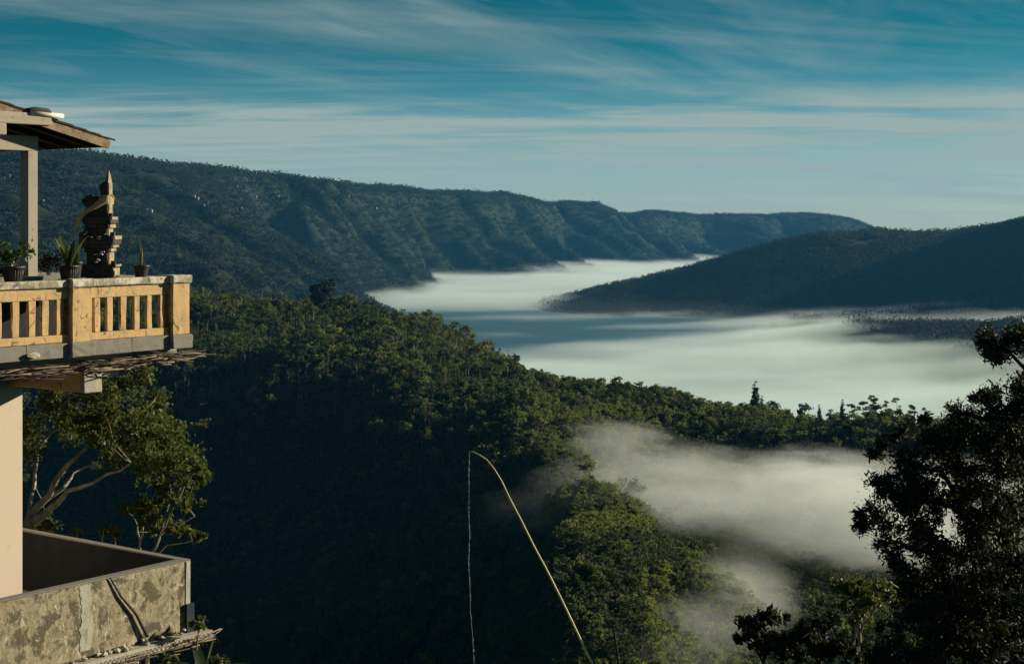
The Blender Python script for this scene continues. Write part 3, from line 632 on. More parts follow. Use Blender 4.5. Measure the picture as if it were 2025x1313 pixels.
# post and tie beam of the roof
pp = [on_y(55.5, 400, -.62).x, on_y(75, 400, -.62).x]
hbox('roof_post', M_POST, house, pp[1], pp[0], -.62 - .17, -.62, zc1 - .02, on_y(65, 290, -.62).z, bev=.006)
hbox('kerb', M_BASE, house, on_y(118, 545, -.5).x, LX, -1.2, -.46, zc1 - .019, zc1 + .045, bev=.01, amp=.002)
zt = on_y(65, 299, -.62).z
hbox('tie_beam', M_POST, house, pp[1] - .001, LX, -.80, -.615, zt, zt + .2, bev=.006)
fb = on_y(103, 248, -.30)
hbox('fascia_beam', M_POST, house, fb.x, LX, -.335, -.30, fb.z - .005, fb.z + .15, bev=.012, amp=.002)
hbox('beam_block', M_POST, house, on_y(14, 260, -.28).x, LX, -.50, -.28, fb.z - .16, fb.z - .007, bev=.012)
# roofs: boards under rows of dark tiles
YO = -.36
ze, zs = on_y(221, 279, YO), on_y(0, 203.5, YO)
dr_ = (zs - ze).normalized(); L_ = (zs - ze).length * 2.1; up_ = Vector((-dr_.z, 0, dr_.x)); Wd = 2.6
def bar(name, mat, s0, s1, y0, y1, h0, h1, parent):
    """piece of roof: s runs up the slope from the eave, y inwards from the rake, h above the deck"""
    bm = rough_box(0, 1, 0, 1, 0, 1, bev=0)
    for v in bm.verts: v.co = ze + dr_ * (s0 + (s1 - s0) * v.co.x) + Vector((0, y0 + (y1 - y0) * v.co.y, 0)) + up_ * (h0 + (h1 - h0) * v.co.z)
    bmesh.ops.recalc_face_normals(bm, faces=bm.faces)
    return put(name, bm, mat, parent)
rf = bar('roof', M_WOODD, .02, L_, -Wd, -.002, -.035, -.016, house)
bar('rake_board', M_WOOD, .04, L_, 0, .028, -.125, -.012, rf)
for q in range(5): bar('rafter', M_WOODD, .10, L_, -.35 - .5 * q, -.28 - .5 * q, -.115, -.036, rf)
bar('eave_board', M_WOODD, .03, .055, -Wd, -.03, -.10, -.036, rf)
nrow, ncol, tw = int(L_ / .24), int(Wd / .2), .2
bm = bmesh.new()                                                     # one curved tile
for s__, hh in ((0, .014), (.29, .0)):
    for q in range(6):
        an = math.pi * q / 5
        for dz_ in (0, -.014): bm.verts.new((s__, math.cos(an) * tw * .5, hh + dz_ + math.sin(an) * .03))
bm.verts.ensure_lookup_table(); V = bm.verts
for q in range(5):
    a = 2 * q
    for f_ in ((a, a + 2, a + 14, a + 12), (a + 1, a + 13, a + 15, a + 3), (a, a + 1, a + 3, a + 2), (a + 12, a + 14, a + 15, a + 13)): bm.faces.new([V[i] for i in f_])
bmesh.ops.recalc_face_normals(bm, faces=bm.faces)
tile_me = bpy.data.meshes.new('tile'); bm.to_mesh(tile_me); bm.free(); tile_me.materials.append(M_TILE)
trot = Matrix((dr_, Vector((0, 1, 0)), up_)).transposed().to_4x4(); rnd = random.Random(4)
for i in range(nrow):
    for j in range(ncol):
        o = link('tile', tile_me, rf); o.matrix_local = Matrix.Translation(ze + dr_ * (i * L_ / nrow - .03 + rnd.uniform(-.012, .012)) + Vector((0, -.06 - tw * j + rnd.uniform(-.006, .006), 0)) + up_ * .004) @ trot @ Matrix.Rotation(rnd.uniform(-.03, .03), 4, 'Z')
rc = on_y(82, 225, -.33)
put_np('ridge_tile', tube([rc + Vector((.28, -.02, .02)), rc + Vector((.1, 0, .035)), rc + Vector((-.1, .01, .02)), rc + Vector((-.17, .01, -.02))], [.03, .05, .05, .02], 8), M_TILE, house)
q0, q1 = on_y(98, 227.5, -.30), on_y(124, 230.5, -.30)
put_np('pipe', tube([q0 + Vector((.3, 0, .01)), q0, q1], [.034, .034, .034], 10), M_PVC, house)

# lower terrace
zp1 = -4.85; zp0 = on_y(370, 1247, 0).z
low = hbox('terrace_parapet', M_MOSSY, house, 0.006, LX, -0.15, 0.0, zp0, zp1 - .02, bev=.012)
hbox('coping', M_BASE, low, -.012, LX, -0.155, 0.008, zp1 - .02, zp1, bev=.008, amp=.0025)
hbox('back_parapet', M_SHADE, low, -.002, .13, -5.5, -0.158, zp0, zp1 - .021, bev=.008)
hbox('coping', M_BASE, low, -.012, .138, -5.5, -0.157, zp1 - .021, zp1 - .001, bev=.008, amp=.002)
s0, s1 = on_y(182, 1220, 0).x, on_y(158, 1220, 0).x
bm = bmesh.new()                                                     # lime run down the wall, ragged edges
rnd = random.Random(5); top_, bot_ = zp1 - .04, zp0 + .10; ringL, ringR = [], []
wl_ = wr_ = 0.0
for q in range(46):
    f = q / 45; zz_ = top_ + (bot_ - top_) * f; wl_ = wl_ * .8 + rnd.uniform(-.011, .011); wr_ = wr_ * .8 + rnd.uniform(-.011, .011)
    ringL.append((s1 - .02 * math.sin(f * 5) + wl_ * 1.4, zz_)); ringR.append((s0 + .02 * math.sin(f * 6) + wr_ * 1.4, zz_))
ol = ringL + ringR[::-1]
fv = [bm.verts.new((a, .0055, b_)) for a, b_ in ol]; bv = [bm.verts.new((a, -.02, b_)) for a, b_ in ol]
bm.faces.new(fv); bm.faces.new(bv[::-1])
for q in range(len(ol)): bm.faces.new((fv[q - 1], bv[q - 1], bv[q], fv[q]))
bmesh.ops.recalc_face_normals(bm, faces=bm.faces)
put('lime_patch', bm, M_STRIP, low)
hbox('corner_strip', M_STRIP, low, -.004, .085, -.06, .012, zp0 + .02, zp1 - .024, bev=.006, amp=.003)
hbox('ledge', M_CONC, house, -.30, LX, -2.0, .16, zp0 - .16, zp0 - .004, bev=.03, amp=.014, cuts=4)
hbox('lower_wall', M_CONC, house, .4, LX, -5.0, -.6, -15.0, zp0 - .165, bev=.02)
hbox('terrace_deck', M_CONC, house, .135, LX, -5.4, -.156, zp0 + .02, zp0 + .1, bev=.01)
sh = on_y(365, 1195, .03); sh2 = on_y(383, 1250, .03)
hbox('blue_sheet', M_SHEET, house, sh2.x, sh.x - .02, .016, .05, sh2.z, sh.z, bev=.006)

# dry sticks under both slabs
def sticks(name, n, x0, x1, yr, z_of, spread, label, seed, over=.45, dark=.55):
    o = empty(name, HC, HRZ); tag(o, label, 'sticks'); rnd = random.Random(seed)
    for q in range(n):
        cx_ = rnd.uniform(x0, x1); L = rnd.uniform(.35, 1.0); a = rnd.gauss(0, .16); tilt = rnd.gauss(0, .07)
        c = Vector((cx_, rnd.uniform(*yr), z_of(cx_) + rnd.uniform(-spread, spread * .6)))
        d = Vector((math.cos(a), math.sin(a), tilt)).normalized() * L * .5
        if (c - d).x < x0 - over: c.x += (x0 - over) - (c - d).x
        b_ = Vector((rnd.gauss(0, .012), rnd.gauss(0, .012), rnd.gauss(0, .012))); r = rnd.uniform(.004, .0095)
        put_np('stick', tube([c - d, c - d * .3 + b_, c + d * .4 + b_ * .6, c + d], [r, r, r * .9, r * .7], 5), M_STICKD if rnd.random() < dark else M_STICK, o)
    return o
sticks('stick_tangle', 170, .02, 3.3, (-.06, .17), lambda q: zb0 - .085 - .02 * q, .085, 'tangle of thin dry sticks jutting out under the upper balcony slab', 3, dark=.7)
sticks('brushwood_heap', 60, -.1, 3.2, (.0, .30), lambda q: zp0 - .10, .07, 'brushwood of pale dry sticks along the ledge below the mossy parapet', 8, over=.75, dark=.35)
# wire netting hanging off the lower ledge
net = empty('wire_netting', HC, HRZ); tag(net, 'strip of dark diamond wire netting hanging along the lower ledge', 'netting')
for q in range(46):
    for sgn in (-1, 1):
        xa = -.25 + q * .075; a, b_ = Vector((xa, .175, zp0 - .05)), Vector((xa + sgn * .14, .19 + .01 * (q % 3), zp0 - .22))
        put_np('strand', tube([a, (a + b_) / 2 + Vector((0, .006, 0)), b_], [.003] * 3, 4), M_STICKD, net)
# bits of rubble on the ledge
rnd = random.Random(12)
def pebble(r, seed):
    bm = bmesh.new(); bmesh.ops.create_icosphere(bm, subdivisions=1, radius=r); rq = random.Random(seed)
    for v in bm.verts: v.co *= rq.uniform(.6, 1.15); v.co.z *= .7
    me = bpy.data.meshes.new('stone'); bm.to_mesh(me); bm.free(); me.materials.append(M_CAP); return me
stones = [pebble(.05, 1), pebble(.035, 2), pebble(.06, 3)]
rub = empty('rubble', HC, HRZ); tag(rub, 'broken stones and plaster crumbs heaped at the foot of the mossy parapet', 'rubble')
for q in range(34):
    xx = abs(rnd.gauss(1.05, .35)) if q < 18 else rnd.uniform(-.1, 3)
    o = link('stone', stones[q % 3], rub, (xx, rnd.uniform(.03, .12), zp0 + .005 + rnd.uniform(0, .05) * (q < 18)), rnd.uniform(0, 6)); o.scale = (rnd.uniform(.4, 1.1),) * 3
lump = on_y(67, 703, .03); bm = bmesh.new(); bmesh.ops.create_icosphere(bm, subdivisions=2, radius=.085)
rl = random.Random(9)
for v in bm.verts: v.co = Vector((v.co.x * 1.3, v.co.y * .35, v.co.z * .55)) * rl.uniform(.82, 1.12)
o = put('plaster_lump', bm, M_STRIP, None); o.location = HC + HA * lump.x + HB * .02 + Vector((0, 0, lump.z)); o.rotation_euler = (0, 0, HRZ)
tag(o, 'pale rounded plaster lump stuck on the grey balcony base', 'plaster lump')
# crooked stick added to stand in for a slanting shadow on the parapet
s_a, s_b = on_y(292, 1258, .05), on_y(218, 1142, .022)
br = put_np('shadow_stand_in', tube([s_a, s_a.lerp(s_b, .35) + Vector((-.02, 0, .03)), s_a.lerp(s_b, .7) + Vector((.015, .0, 0)), s_b], [.026, .019, .015, .010], 6), M_STICKD, None); br.location = HC; br.rotation_euler = (0, 0, HRZ)
tag(br, 'dark crooked stick standing in for a slanting shadow on the mossy lower parapet', 'shadow stand-in')

# ------------------------------------------------------------------ shrine on the terrace, seen from its side
SB = HC + HA * 1.0 + HB * -.42; SB.z = zc1 - .018; vd = Vector((SB.x, SB.y, 0)).normalized(); vr = Vector((vd.y, -vd.x, 0)); th = R(13)
S1 = vr * math.cos(th) - vd * math.sin(th); SRZ = math.atan2(S1.y, S1.x); SPX = F / SB.y; SPC = CX + F * SB.x / SB.y; SC_ = math.cos(th)
def sy(px): return (px - SPC) / SPX / SC_
def sz(py): return (HY - py) / SPX - SB.z
shrine = empty('shrine', SB, SRZ); tag(shrine, 'small dark carved stone shrine with a tall pointed back on the terrace', 'shrine')
def tier(name, l, r_, t_, b_, d0=0.0, dep=.40, mat=None, parent=None, bev=.01):
    return hbox(name, mat or M_STONE, parent or shrine, sy(l), sy(r_), -d0, -d0 + dep, sz(b_), sz(t_), bev=bev, amp=.0015, seed=int(t_))
b549 = HY - SB.z * SPX
T0 = tier('plinth', 151, 222, 529, b549, .06, .52)
tier('step', 156, 226, 523.5, 529.3, .045, .48, parent=T0)
tier('pedestal', 173, 213, 498.5, 524, 0, .40)
T2 = tier('table_slab', 159, 226, 466.5, 484, .05, .50)
tier('slab_moulding', 163, 222, 484, 491, .04, .47, parent=T2); tier('slab_moulding', 168, 217, 491, 499, .02, .44, parent=T2)
tier('neck', 167, 212, 452, 467, .0, .40)
T4 = tier('seat_slab', 165, 221, 428.5, 443, .04, .48); tier('slab_moulding', 170, 216, 443, 452.3, .02, .44, parent=T4)
tier('throne', 172, 213, 404, 429, 0, .36)
for (l, r_, t_, b_) in ((159, 167, 460, 467), (219, 227, 459, 467), (164, 171, 423, 429), (216, 222, 422, 429), (151, 159, 517, 524), (220, 227, 516, 524)): tier('corner_horn', l, r_, t_, b_, .03, .08, parent=T2, bev=.004)
def outline(name, pts, d0, dep, mat, parent, taper=0.0):
    bm = bmesh.new(); fr = [bm.verts.new((sy(px), -d0, sz(py))) for px, py in pts]; bk = [bm.verts.new((sy(px), -d0 + dep, sz(py))) for px, py in pts]
    bm.faces.new(fr); bm.faces.new(bk[::-1])
    for q in range(len(pts)): bm.faces.new((fr[q - 1], bk[q - 1], bk[q], fr[q]))
    bmesh.ops.recalc_face_normals(bm, faces=bm.faces); return put(name, bm, mat, parent)
outline('backrest', [(195, 408), (198, 390), (199, 380), (196, 374), (196, 366), (201, 364), (203, 360), (207, 359), (213, 360), (213, 372), (213, 384), (213, 408)], -.03, .26, M_STONE, shrine)
bm = bmesh.new()
lo_ = [bm.verts.new((sy(a_), b_, sz(362))) for a_, b_ in ((206, .04), (213.2, .04), (213.2, .26), (206, .26))]; mi_ = [bm.verts.new((sy(a_), b_, sz(348))) for a_, b_ in ((208.5, .07), (213, .07), (213, .2), (208.5, .2))]; tp_ = bm.verts.new((sy(212), .12, sz(336)))
for q in range(4): bm.faces.new((lo_[q - 1], lo_[q], mi_[q], mi_[q - 1])); bm.faces.new((mi_[q - 1], mi_[q], tp_))
bmesh.ops.recalc_face_normals(bm, faces=bm.faces); put('spire', bm, M_PALE, shrine)
outline('wing_carving', [(168, 409), (163, 402), (161, 395), (166, 392), (169, 386), (173, 389), (176, 385), (181, 390), (186, 388), (190, 391), (196, 388), (199, 398), (197, 409)], -.06, .22, M_STONE, shrine)
# paler edge strips on the outer side
for (l, t_, b_, y0, y1) in ((213.2, 362, 426, .05, .24), (221.2, 429, 435, -.02, .3), (216.3, 444, 451, .02, .36), (212.2, 453, 465, .05, .34), (226.2, 467, 474, -.02, .4), (222.2, 485, 490, 0, .36), (217.2, 492, 498, .02, .36), (213.2, 500, 522, .06, .34), (226.2, 524, 528, 0, .38), (222.2, 531, 546, 0, .4)):
    hbox('pale_edge', M_PALE, shrine, sy(l) - .008, sy(l) + .012, y0, y1, sz(b_), sz(t_), bev=.003, amp=.002, seed=int(t_))
rnd = random.Random(31)
for q in range(26):
    px, py = rnd.choice([(166, 448), (171, 462), (200, 470), (195, 505), (200, 515), (180, 466), (205, 500), (192, 520), (215, 466), (176, 455)]); xx, zz_ = sy(px + rnd.uniform(-5, 5)), sz(py + rnd.uniform(-3, 3))
    hbox('petal', M_PVC if q % 3 else M_PALE, shrine, xx - .012, xx + .012, -.075, .03, zz_ - .008, zz_ + .008, bev=.002)
# sash tied round the back, blowing aside
t = MT('sash_cloth'); b = t.n('ShaderNodeBsdfPrincipled', {'Base Color': (0.62, 0.52, 0.26), 'Roughness': 0.8}); tr = t.n('ShaderNodeBsdfTranslucent', {'Color': (0.5, 0.42, 0.2)}); mx = t.n('ShaderNodeMixShader', {0: .45}); t.L.new(b.outputs[0], mx.inputs[1]); t.L.new(tr.outputs[0], mx.inputs[2])
tp = t.n('ShaderNodeBsdfTransparent'); mx2 = t.n('ShaderNodeMixShader', {0: .25}); t.L.new(mx.outputs[0], mx2.inputs[1]); t.L.new(tp.outputs[0], mx2.inputs[2])
M_SASH = t.surf(mx2.outputs[0])
sash = empty('cloth_sash', SB, SRZ); tag(sash, 'thin yellow cloth sash tied round the pointed back of the shrine', 'cloth')
def ribbon(name, top, bot, d0s, nx=16):
    V, Fc = [], []
    def lerp(L, f): k = f * (len(L) - 1); i = min(int(k), len(L) - 2); return [a + (b_ - a) * (k - i) for a, b_ in zip(L[i], L[i + 1])]
    for i in range(nx + 1):
        f = i / nx; A_, B_, dd = lerp(top, f), lerp(bot, f), lerp(d0s, f)[0]
        for j in range(4):
            g = j / 3; V.append((sy(A_[0] + (B_[0] - A_[0]) * g), -dd - .012 * math.sin(g * 9 + f * 5), sz(A_[1] + (B_[1] - A_[1]) * g)))
    for i in range(nx):
        for j in range(3): a = i * 4 + j; Fc.append((a, a + 1, a + 5, a + 4))
    o = put_np(name, (np.array(V), np.array(Fc)), M_SASH, sash); m = o.modifiers.new('thickness', 'SOLIDIFY'); m.thickness = .004; return o
ribbon('tail', [(216, 386), (200, 394), (185, 407), (172, 416), (160, 430), (152, 452), (148, 464)], [(216, 400), (203, 407), (188, 416), (178, 421), (168, 432), (158, 455), (153, 468)], [(-.02,), (.03,), (.07,), (.09,), (.10,), (.10,), (.08,)])
hbox('knot_band', M_SASH, sash, sy(196), sy(214.5), .012, .345, sz(405), sz(386), bev=.01)
kt = Vector((sy(220), .1, sz(388))); put_np('loose_end', tube([kt + Vector((-.04, 0, .02)), kt, kt + Vector((.03, 0, -.05))], [.014, .018, .004], 5), M_SASH, sash)

# ------------------------------------------------------------------ pots and their plants (plants are rooted in their pots, so each pot is one thing)
M_LFP = leaf_mat('leaf_pot', [(0.03, 0.06, 0.016), (0.08, 0.13, 0.03), (0.18, 0.23, 0.07)], 0.3, 0.45, scale=6)
M_LFV = leaf_mat('leaf_yellow_edge', [(0.06, 0.08, 0.02), (0.20, 0.19, 0.05), (0.36, 0.31, 0.10)], 0.2, 0.5, scale=9)
M_DRY = leaf_mat('leaf_dry', [(0.06, 0.035, 0.022), (0.11, 0.065, 0.035), (0.17, 0.11, 0.05)], 0.2, 0.9, scale=7)
def lathe(prof, k=20):
    V, Fc = [], []
    for r, zz in prof:
        for q in range(k): an = 2 * math.pi * q / k; V.append((r * math.cos(an), r * math.sin(an), zz))
    for i in range(len(prof) - 1):
        for q in range(k): a, b_ = i * k + q, i * k + (q + 1) % k; Fc.append((a, b_, b_ + k, a + k))
    return np.array(V), np.array(Fc)
def pot(name, px, top, bot, wpx, yc, label, ribs=False, base_z=None):
    p = on_y(px, bot, yc); w = HC + HA * p.x + HB * yc; sc_ = w.y / F; z0 = base_z if base_z is not None else p.z; h = (bot - top) * sc_; r = wpx * .5 * sc_
    o = empty(name, (w.x, w.y, z0), HRZ); tag(o, label, 'potted plant', 'potted plants on the terrace')
    prof = [(.01, .004), (r * .62, 0), (r * .66, .01), (r * .84, h * .80), (r * .86, h * .82), (r, h * .83), (r * 1.0, h), (r * .9, h), (r * .88, h * .88)]
    b_ = put_np('pot', lathe(prof), M_POT, o); put_np('soil', lathe([(.005, h * .885), (r * .88, h * .88), (r * .88, h * .86)]), M_EARTH, o)
    if ribs:
        for q in range(22):
            an = 2 * math.pi * q / 22; d = Vector((math.cos(an), math.sin(an), 0))
            put_np('rib', tube([d * r * .66 + Vector((0, 0, .02)), d * r * .85 + Vector((0, 0, h * .78))], [.006, .006], 4), M_POT, b_)
    return o, h, r, sc_
def blade(base, d, L, w, bend, fold=.25, n=6):
    """a long leaf with a folded midrib, arching by bend"""
    d = Vector(d).normalized(); side = d.cross(Vector((0, 0, 1))); side = side.normalized() if side.length > .01 else Vector((1, 0, 0)); V, Fc = [], []; p = Vector(base); dr = d.copy()
    for i in range(n + 1):
        f = i / n; ww = w * math.sin(math.pi * min(1, .12 + f * .88)) ** .7 * (1 if f < .98 else .1); nn = side.cross(dr)
        V += [tuple(p - side * ww + nn * ww * fold), tuple(p), tuple(p + side * ww + nn * ww * fold)]
        p = p + dr * (L / n); dr = (dr + Vector((d.x * .5, d.y * .5, -1)) * bend / n).normalized()
    for i in range(n):
        a = i * 3; Fc += [(a, a + 1, a + 4, a + 3), (a + 1, a + 2, a + 5, a + 4)]
    return np.array(V), np.array(Fc)
rnd = random.Random(77)
def bushy(o, h, r, H, n, size, mat, seed, wide=1.2):
    rng = np.random.RandomState(seed); rq = random.Random(seed); A_ = Acc(); S_ = Acc()
    for q in range(9):
        an = q * 2.4; e = Vector((math.cos(an) * r * wide * rq.uniform(.3, 1), math.sin(an) * r * wide * rq.uniform(.3, 1), h + H * rq.uniform(.45, 1)))
        S_.add(*tube([(0, 0, h * .86), (e.x * .4, e.y * .4, h + (e.z - h) * .5), e], [.006, .005, .003], 4))
        c = np.array(e) + rng.normal(size=(n // 9, 3)) * (r * .32); A_.add(*cards(c, size * rng.uniform(.6, 1.3, len(c)), rng))
    link('stem', S_.mesh('stem', M_STICK), o); link('foliage', A_.mesh('foliage', mat), o)
o, h, r, s_ = pot('potted_shrub', 26, 516, 549, 48, -.28, 'round leafy shrub in a ribbed dark pot beside the roof post', True, zc1 - .018); bushy(o, h, r, .22, 240, .055, M_LFP, 5)
o, h, r, s_ = pot('potted_lily', 136, 519, 550, 42, -.20, 'broad leaved plant in a dark ribbed pot above the middle post', True, zc1 - .018)
for q in range(11):
    an = q * 2.4 + .3; put_np('leaf', blade((math.cos(an) * .02, math.sin(an) * .02, h * .86), (math.cos(an) * .42, math.sin(an) * .42, 1), rnd.uniform(.34, .52), rnd.uniform(.026, .045), rnd.uniform(.1, .7)), M_LFP, o)
o, h, r, s_ = pot('potted_lily', 150, 505, 540, 27, -.62, 'small dark pot with narrow leaves half hidden behind the ribbed pot', False, zc1 - .018)
for q in range(8):
    an = q * 2.4; put_np('leaf', blade((0, 0, h * .86), (math.cos(an) * .3, math.sin(an) * .3, 1), rnd.uniform(.2, .36), rnd.uniform(.015, .03), rnd.uniform(.2, .8)), M_LFP, o)
o, h, r, s_ = pot('potted_snake_plant', 279, 520.5, 546, 35, -.22, 'lone dark pot with one upright yellow edged plant near the corner', False, zc1 - .018)
for q, (dx, L, w) in enumerate(((0, .46, .022), (.03, .30, .02), (-.025, .34, .018), (.01, .40, .02))):
    an = q * 1.9; put_np('leaf', blade((dx * .6, dx, h * .85), (math.cos(an) * .05 + dx, math.sin(an) * .05, 1), L, w, .04, .5), M_LFV if q % 2 else M_LFP, o)
dp = on_y(96, 545, -.95); w = HC + HA * dp.x + HB * -.95
o = empty('dry_shrub', (w.x, w.y, zc1 - .02), HRZ); tag(o, 'brown dry shrub on the terrace floor behind the roof post', 'shrub'); bushy(o, .02, .14, .30, 320, .035, M_DRY, 9, 1.2)
o = empty('dry_shrub', w + HA * .72 + Vector((0, 0, zc1 - .02)), HRZ); tag(o, 'brown dry shrub low behind the ribbed pot at the picture edge', 'shrub'); bushy(o, .02, .12, .18, 200, .035, M_DRY, 19, 1.2)

# ------------------------------------------------------------------ near trees and poles
M_LFN = leaf_mat('leaf_near', [(0.06, 0.08, 0.018), (0.16, 0.18, 0.042), (0.34, 0.33, 0.085)], 0.5, 0.5, scale=0.8)
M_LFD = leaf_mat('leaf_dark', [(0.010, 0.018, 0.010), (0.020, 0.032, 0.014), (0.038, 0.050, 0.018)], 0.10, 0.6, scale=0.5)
M_LFS = leaf_mat('leaf_sapling', [(0.035, 0.055, 0.016), (0.07, 0.095, 0.024), (0.14, 0.16, 0.045)], 0.3, 0.5, scale=1.0)
M_BRT = plain_mat('bark_lichen', (0.10, 0.09, 0.065), (0.34, 0.30, 0.22), 7, 0.9, 0.3, stretch=(1, 1, .4))
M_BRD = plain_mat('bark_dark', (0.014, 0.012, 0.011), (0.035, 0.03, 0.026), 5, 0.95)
def gz(x, y): return float(land_z(np.array([x]), np.array([y]))[0])
def near_tree(name, base, limbs, blobs, leaf, mat, bark, seed, label, cat='tree', twig=5, per=90, flat=0.0, elong=1.3, fuzz=.24):
    """limbs: photo polylines [(px, py, dist, radius_m) ...] grown from base; blobs: (px, py, dist, radius px, density)"""
    rng = np.random.RandomState(seed); rq = random.Random(seed); T = Acc(); A_ = Acc()
    o = empty(name, base); tag(o, label, cat)
    def add(pts, rad, k): T.add(*tube([Vector(p) - Vector(base) for p in pts], rad, k))
    nodes = []
    for L in limbs:
        pts = [P(a, b_, c) for a, b_, c, r in L]; rad = [r for *_, r in L]
        q, w = [pts[0]], [rad[0]]
        for i in range(len(pts) - 1):
            for f in (.34, .67, 1): q.append(pts[i].lerp(pts[i + 1], f) + Vector((rq.gauss(0, 1), rq.gauss(0, 1), rq.gauss(0, 1))) * (.03 * (pts[i + 1] - pts[i]).length if f < 1 else 0)); w.append(rad[i] + (rad[i + 1] - rad[i]) * f)
        add(q, w, 7); nodes += q
    for (px, py, Y, rpx, dens) in blobs:
        c = P(px, py, Y); rr = rpx / F * Y
        near_ = min(nodes, key=lambda v: (v - c).length)
        add(wander(near_, c, 3, .05, rq), [.016 * rr + .006, .012 * rr + .005, .008 * rr + .004, .003], 4)
        nodes.append(c)
        for q in range(twig):                                        # twigs fan out, leaves sit in tufts along their ends
            d = Vector(rng.normal(size=3)); d.z = d.z * .7 + .1; d.normalize(); e = c + d * rr * rq.uniform(.45, 1.0)
            add(wander(c, e, 2, .07, rq), [.006, .004, .002], 3)
            m = max(3, int(per * dens / twig)); f = rng.uniform(.35, 1.1, (m, 1))
            pos = np.array(c) + (np.array(e) - np.array(c)) * f + rng.normal(size=(m, 3)) * rr * fuzz
            A_.add(*cards(pos - np.array(base), leaf * rng.uniform(.6, 1.35, m), rng, flat, elong))
    link('trunk', T.mesh('trunk', bark, True), o); link('crown', A_.mesh('crown', mat), o); return o
rq = random.Random(2)
# tree behind the terrace
bs = P(40, 1062, 29.5); bs.z = gz(bs.x, bs.y)
limbs = [[(30, 1500, 29.5, .115), (38, 1062, 29.5, .086), (60, 1020, 29.4, .072), (110, 950, 29.0, .054), (150, 905, 29.2, .036), (200, 860, 29.6, .025)],
         [(42, 1045, 29.5, .079), (100, 1005, 28.6, .061), (135, 970, 28.2, .043), (185, 955, 28.0, .029), (260, 915, 28.0, .018)],
         [(75, 1000, 29.4, .050), (125, 965, 29.6, .036), (145, 935, 30, .022), (220, 905, 30.4, .014)],
         [(55, 1030, 29.6, .040), (68, 960, 30.4, .036), (74, 890, 30.6, .032), (100, 855, 30.4, .025), (150, 830, 30, .018)], [(74, 895, 30.6, .029), (66, 880, 30.8, .022)], [(100, 855, 30.4, .022), (118, 815, 30.6, .014)],
         [(200, 860, 29.6, .022), (280, 880, 29.0, .014), (340, 900, 28.6, .011)]]
bl = []
for (cx_, cy_, w_, h_, k) in ((110, 800, 60, 30, 14), (60, 850, 18, 40, 6), (220, 770, 55, 22, 13), (285, 748, 22, 12, 4), (230, 820, 75, 32, 22), (310, 850, 55, 35, 20), (270, 890, 65, 28, 16), (350, 905, 45, 28, 15), (385, 930, 26, 18, 8), (320, 930, 45, 22, 9), (170, 840, 40, 25, 7), (215, 870, 40, 20, 7), (95, 1045, 25, 8, 3)):
    for q in range(k): bl.append((cx_ + rq.gauss(0, .55) * w_, cy_ + rq.gauss(0, .55) * h_, rq.uniform(27.8, 31), rq.uniform(13, 26), rq.uniform(.6, 1.2)))
near_tree('leafy_tree', bs, limbs, bl, .05, M_LFN, M_BRT, 4, 'leafy tree with pale branches arching out behind the lower terrace parapet', per=125, twig=6, elong=1.5, fuzz=.40)
# shrub behind the corner
bs = P(285, 1100, 27.5); bs.z = gz(bs.x, bs.y)
limbs = [[(280, 1500, 27.5, .05), (277, 1092, 27.5, .022), (282, 1045, 27.5, .018), (300, 985, 27.6, .01)], [(277, 1080, 27.5, .02), (272, 1040, 27.6, .012), (262, 1020, 27.7, .008)], [(298, 1100, 27.4, .025), (318, 1055, 27.3, .016), (345, 1000, 27.2, .012), (368, 955, 27.2, .008)], [(300, 1095, 27.4, .018), (330, 1048, 27.2, .012), (385, 1020, 27.0, .008)], [(318, 1055, 27.3, .014), (338, 980, 27.4, .01), (336, 945, 27.4, .007)], [(300, 1110, 27.4, .016), (330, 1078, 27.2, .01), (380, 1070, 27, .007)]]
bl = []
for (cx_, cy_, w_, h_, k) in ((285, 1000, 30, 18, 9), (340, 985, 40, 25, 12), (250, 1010, 15, 10, 4), (330, 960, 30, 12, 6), (370, 1000, 22, 22, 8), (300, 1035, 35, 18, 8), (345, 1045, 30, 15, 6), (385, 1062, 16, 12, 5), (395, 950, 10, 14, 4)):
    for q in range(k): bl.append((cx_ + rq.gauss(0, .5) * w_, cy_ + rq.gauss(0, .5) * h_, rq.uniform(26.8, 28), rq.uniform(9, 16), rq.uniform(.5, 1.1)))
near_tree('thin_stemmed_shrub', bs, limbs, bl, .05, M_LFN, M_BRT, 8, 'sunlit shrub with many thin stems rising behind the terrace corner', 'shrub', per=80, twig=4)
for px, py, s_, lb in ((150, 1056, 14, 'small bright green tuft behind the sloping terrace coping near its middle'), (203, 1058, 9, 'thin upright weed behind the sloping terrace coping'), (228, 1050, 12, 'taller weed beside the thin stemmed shrub behind the coping')):
    bs = P(px, py + 60, 27.0); bs.z = gz(bs.x, bs.y)
    near_tree('weed_tuft', bs, [[(px, py + 420, 27, .02), (px, py + 15, 27, .01), (px + 2, py - s_, 27, .006)]], [(px + rq.uniform(-.6, .6) * s_, py + rq.uniform(-1, 1) * s_, 27 + rq.uniform(-.2, .2), s_ * .7, .6) for _ in range(6)], .06, M_LFN, M_BRT, px, lb, 'weed', per=30, twig=3)
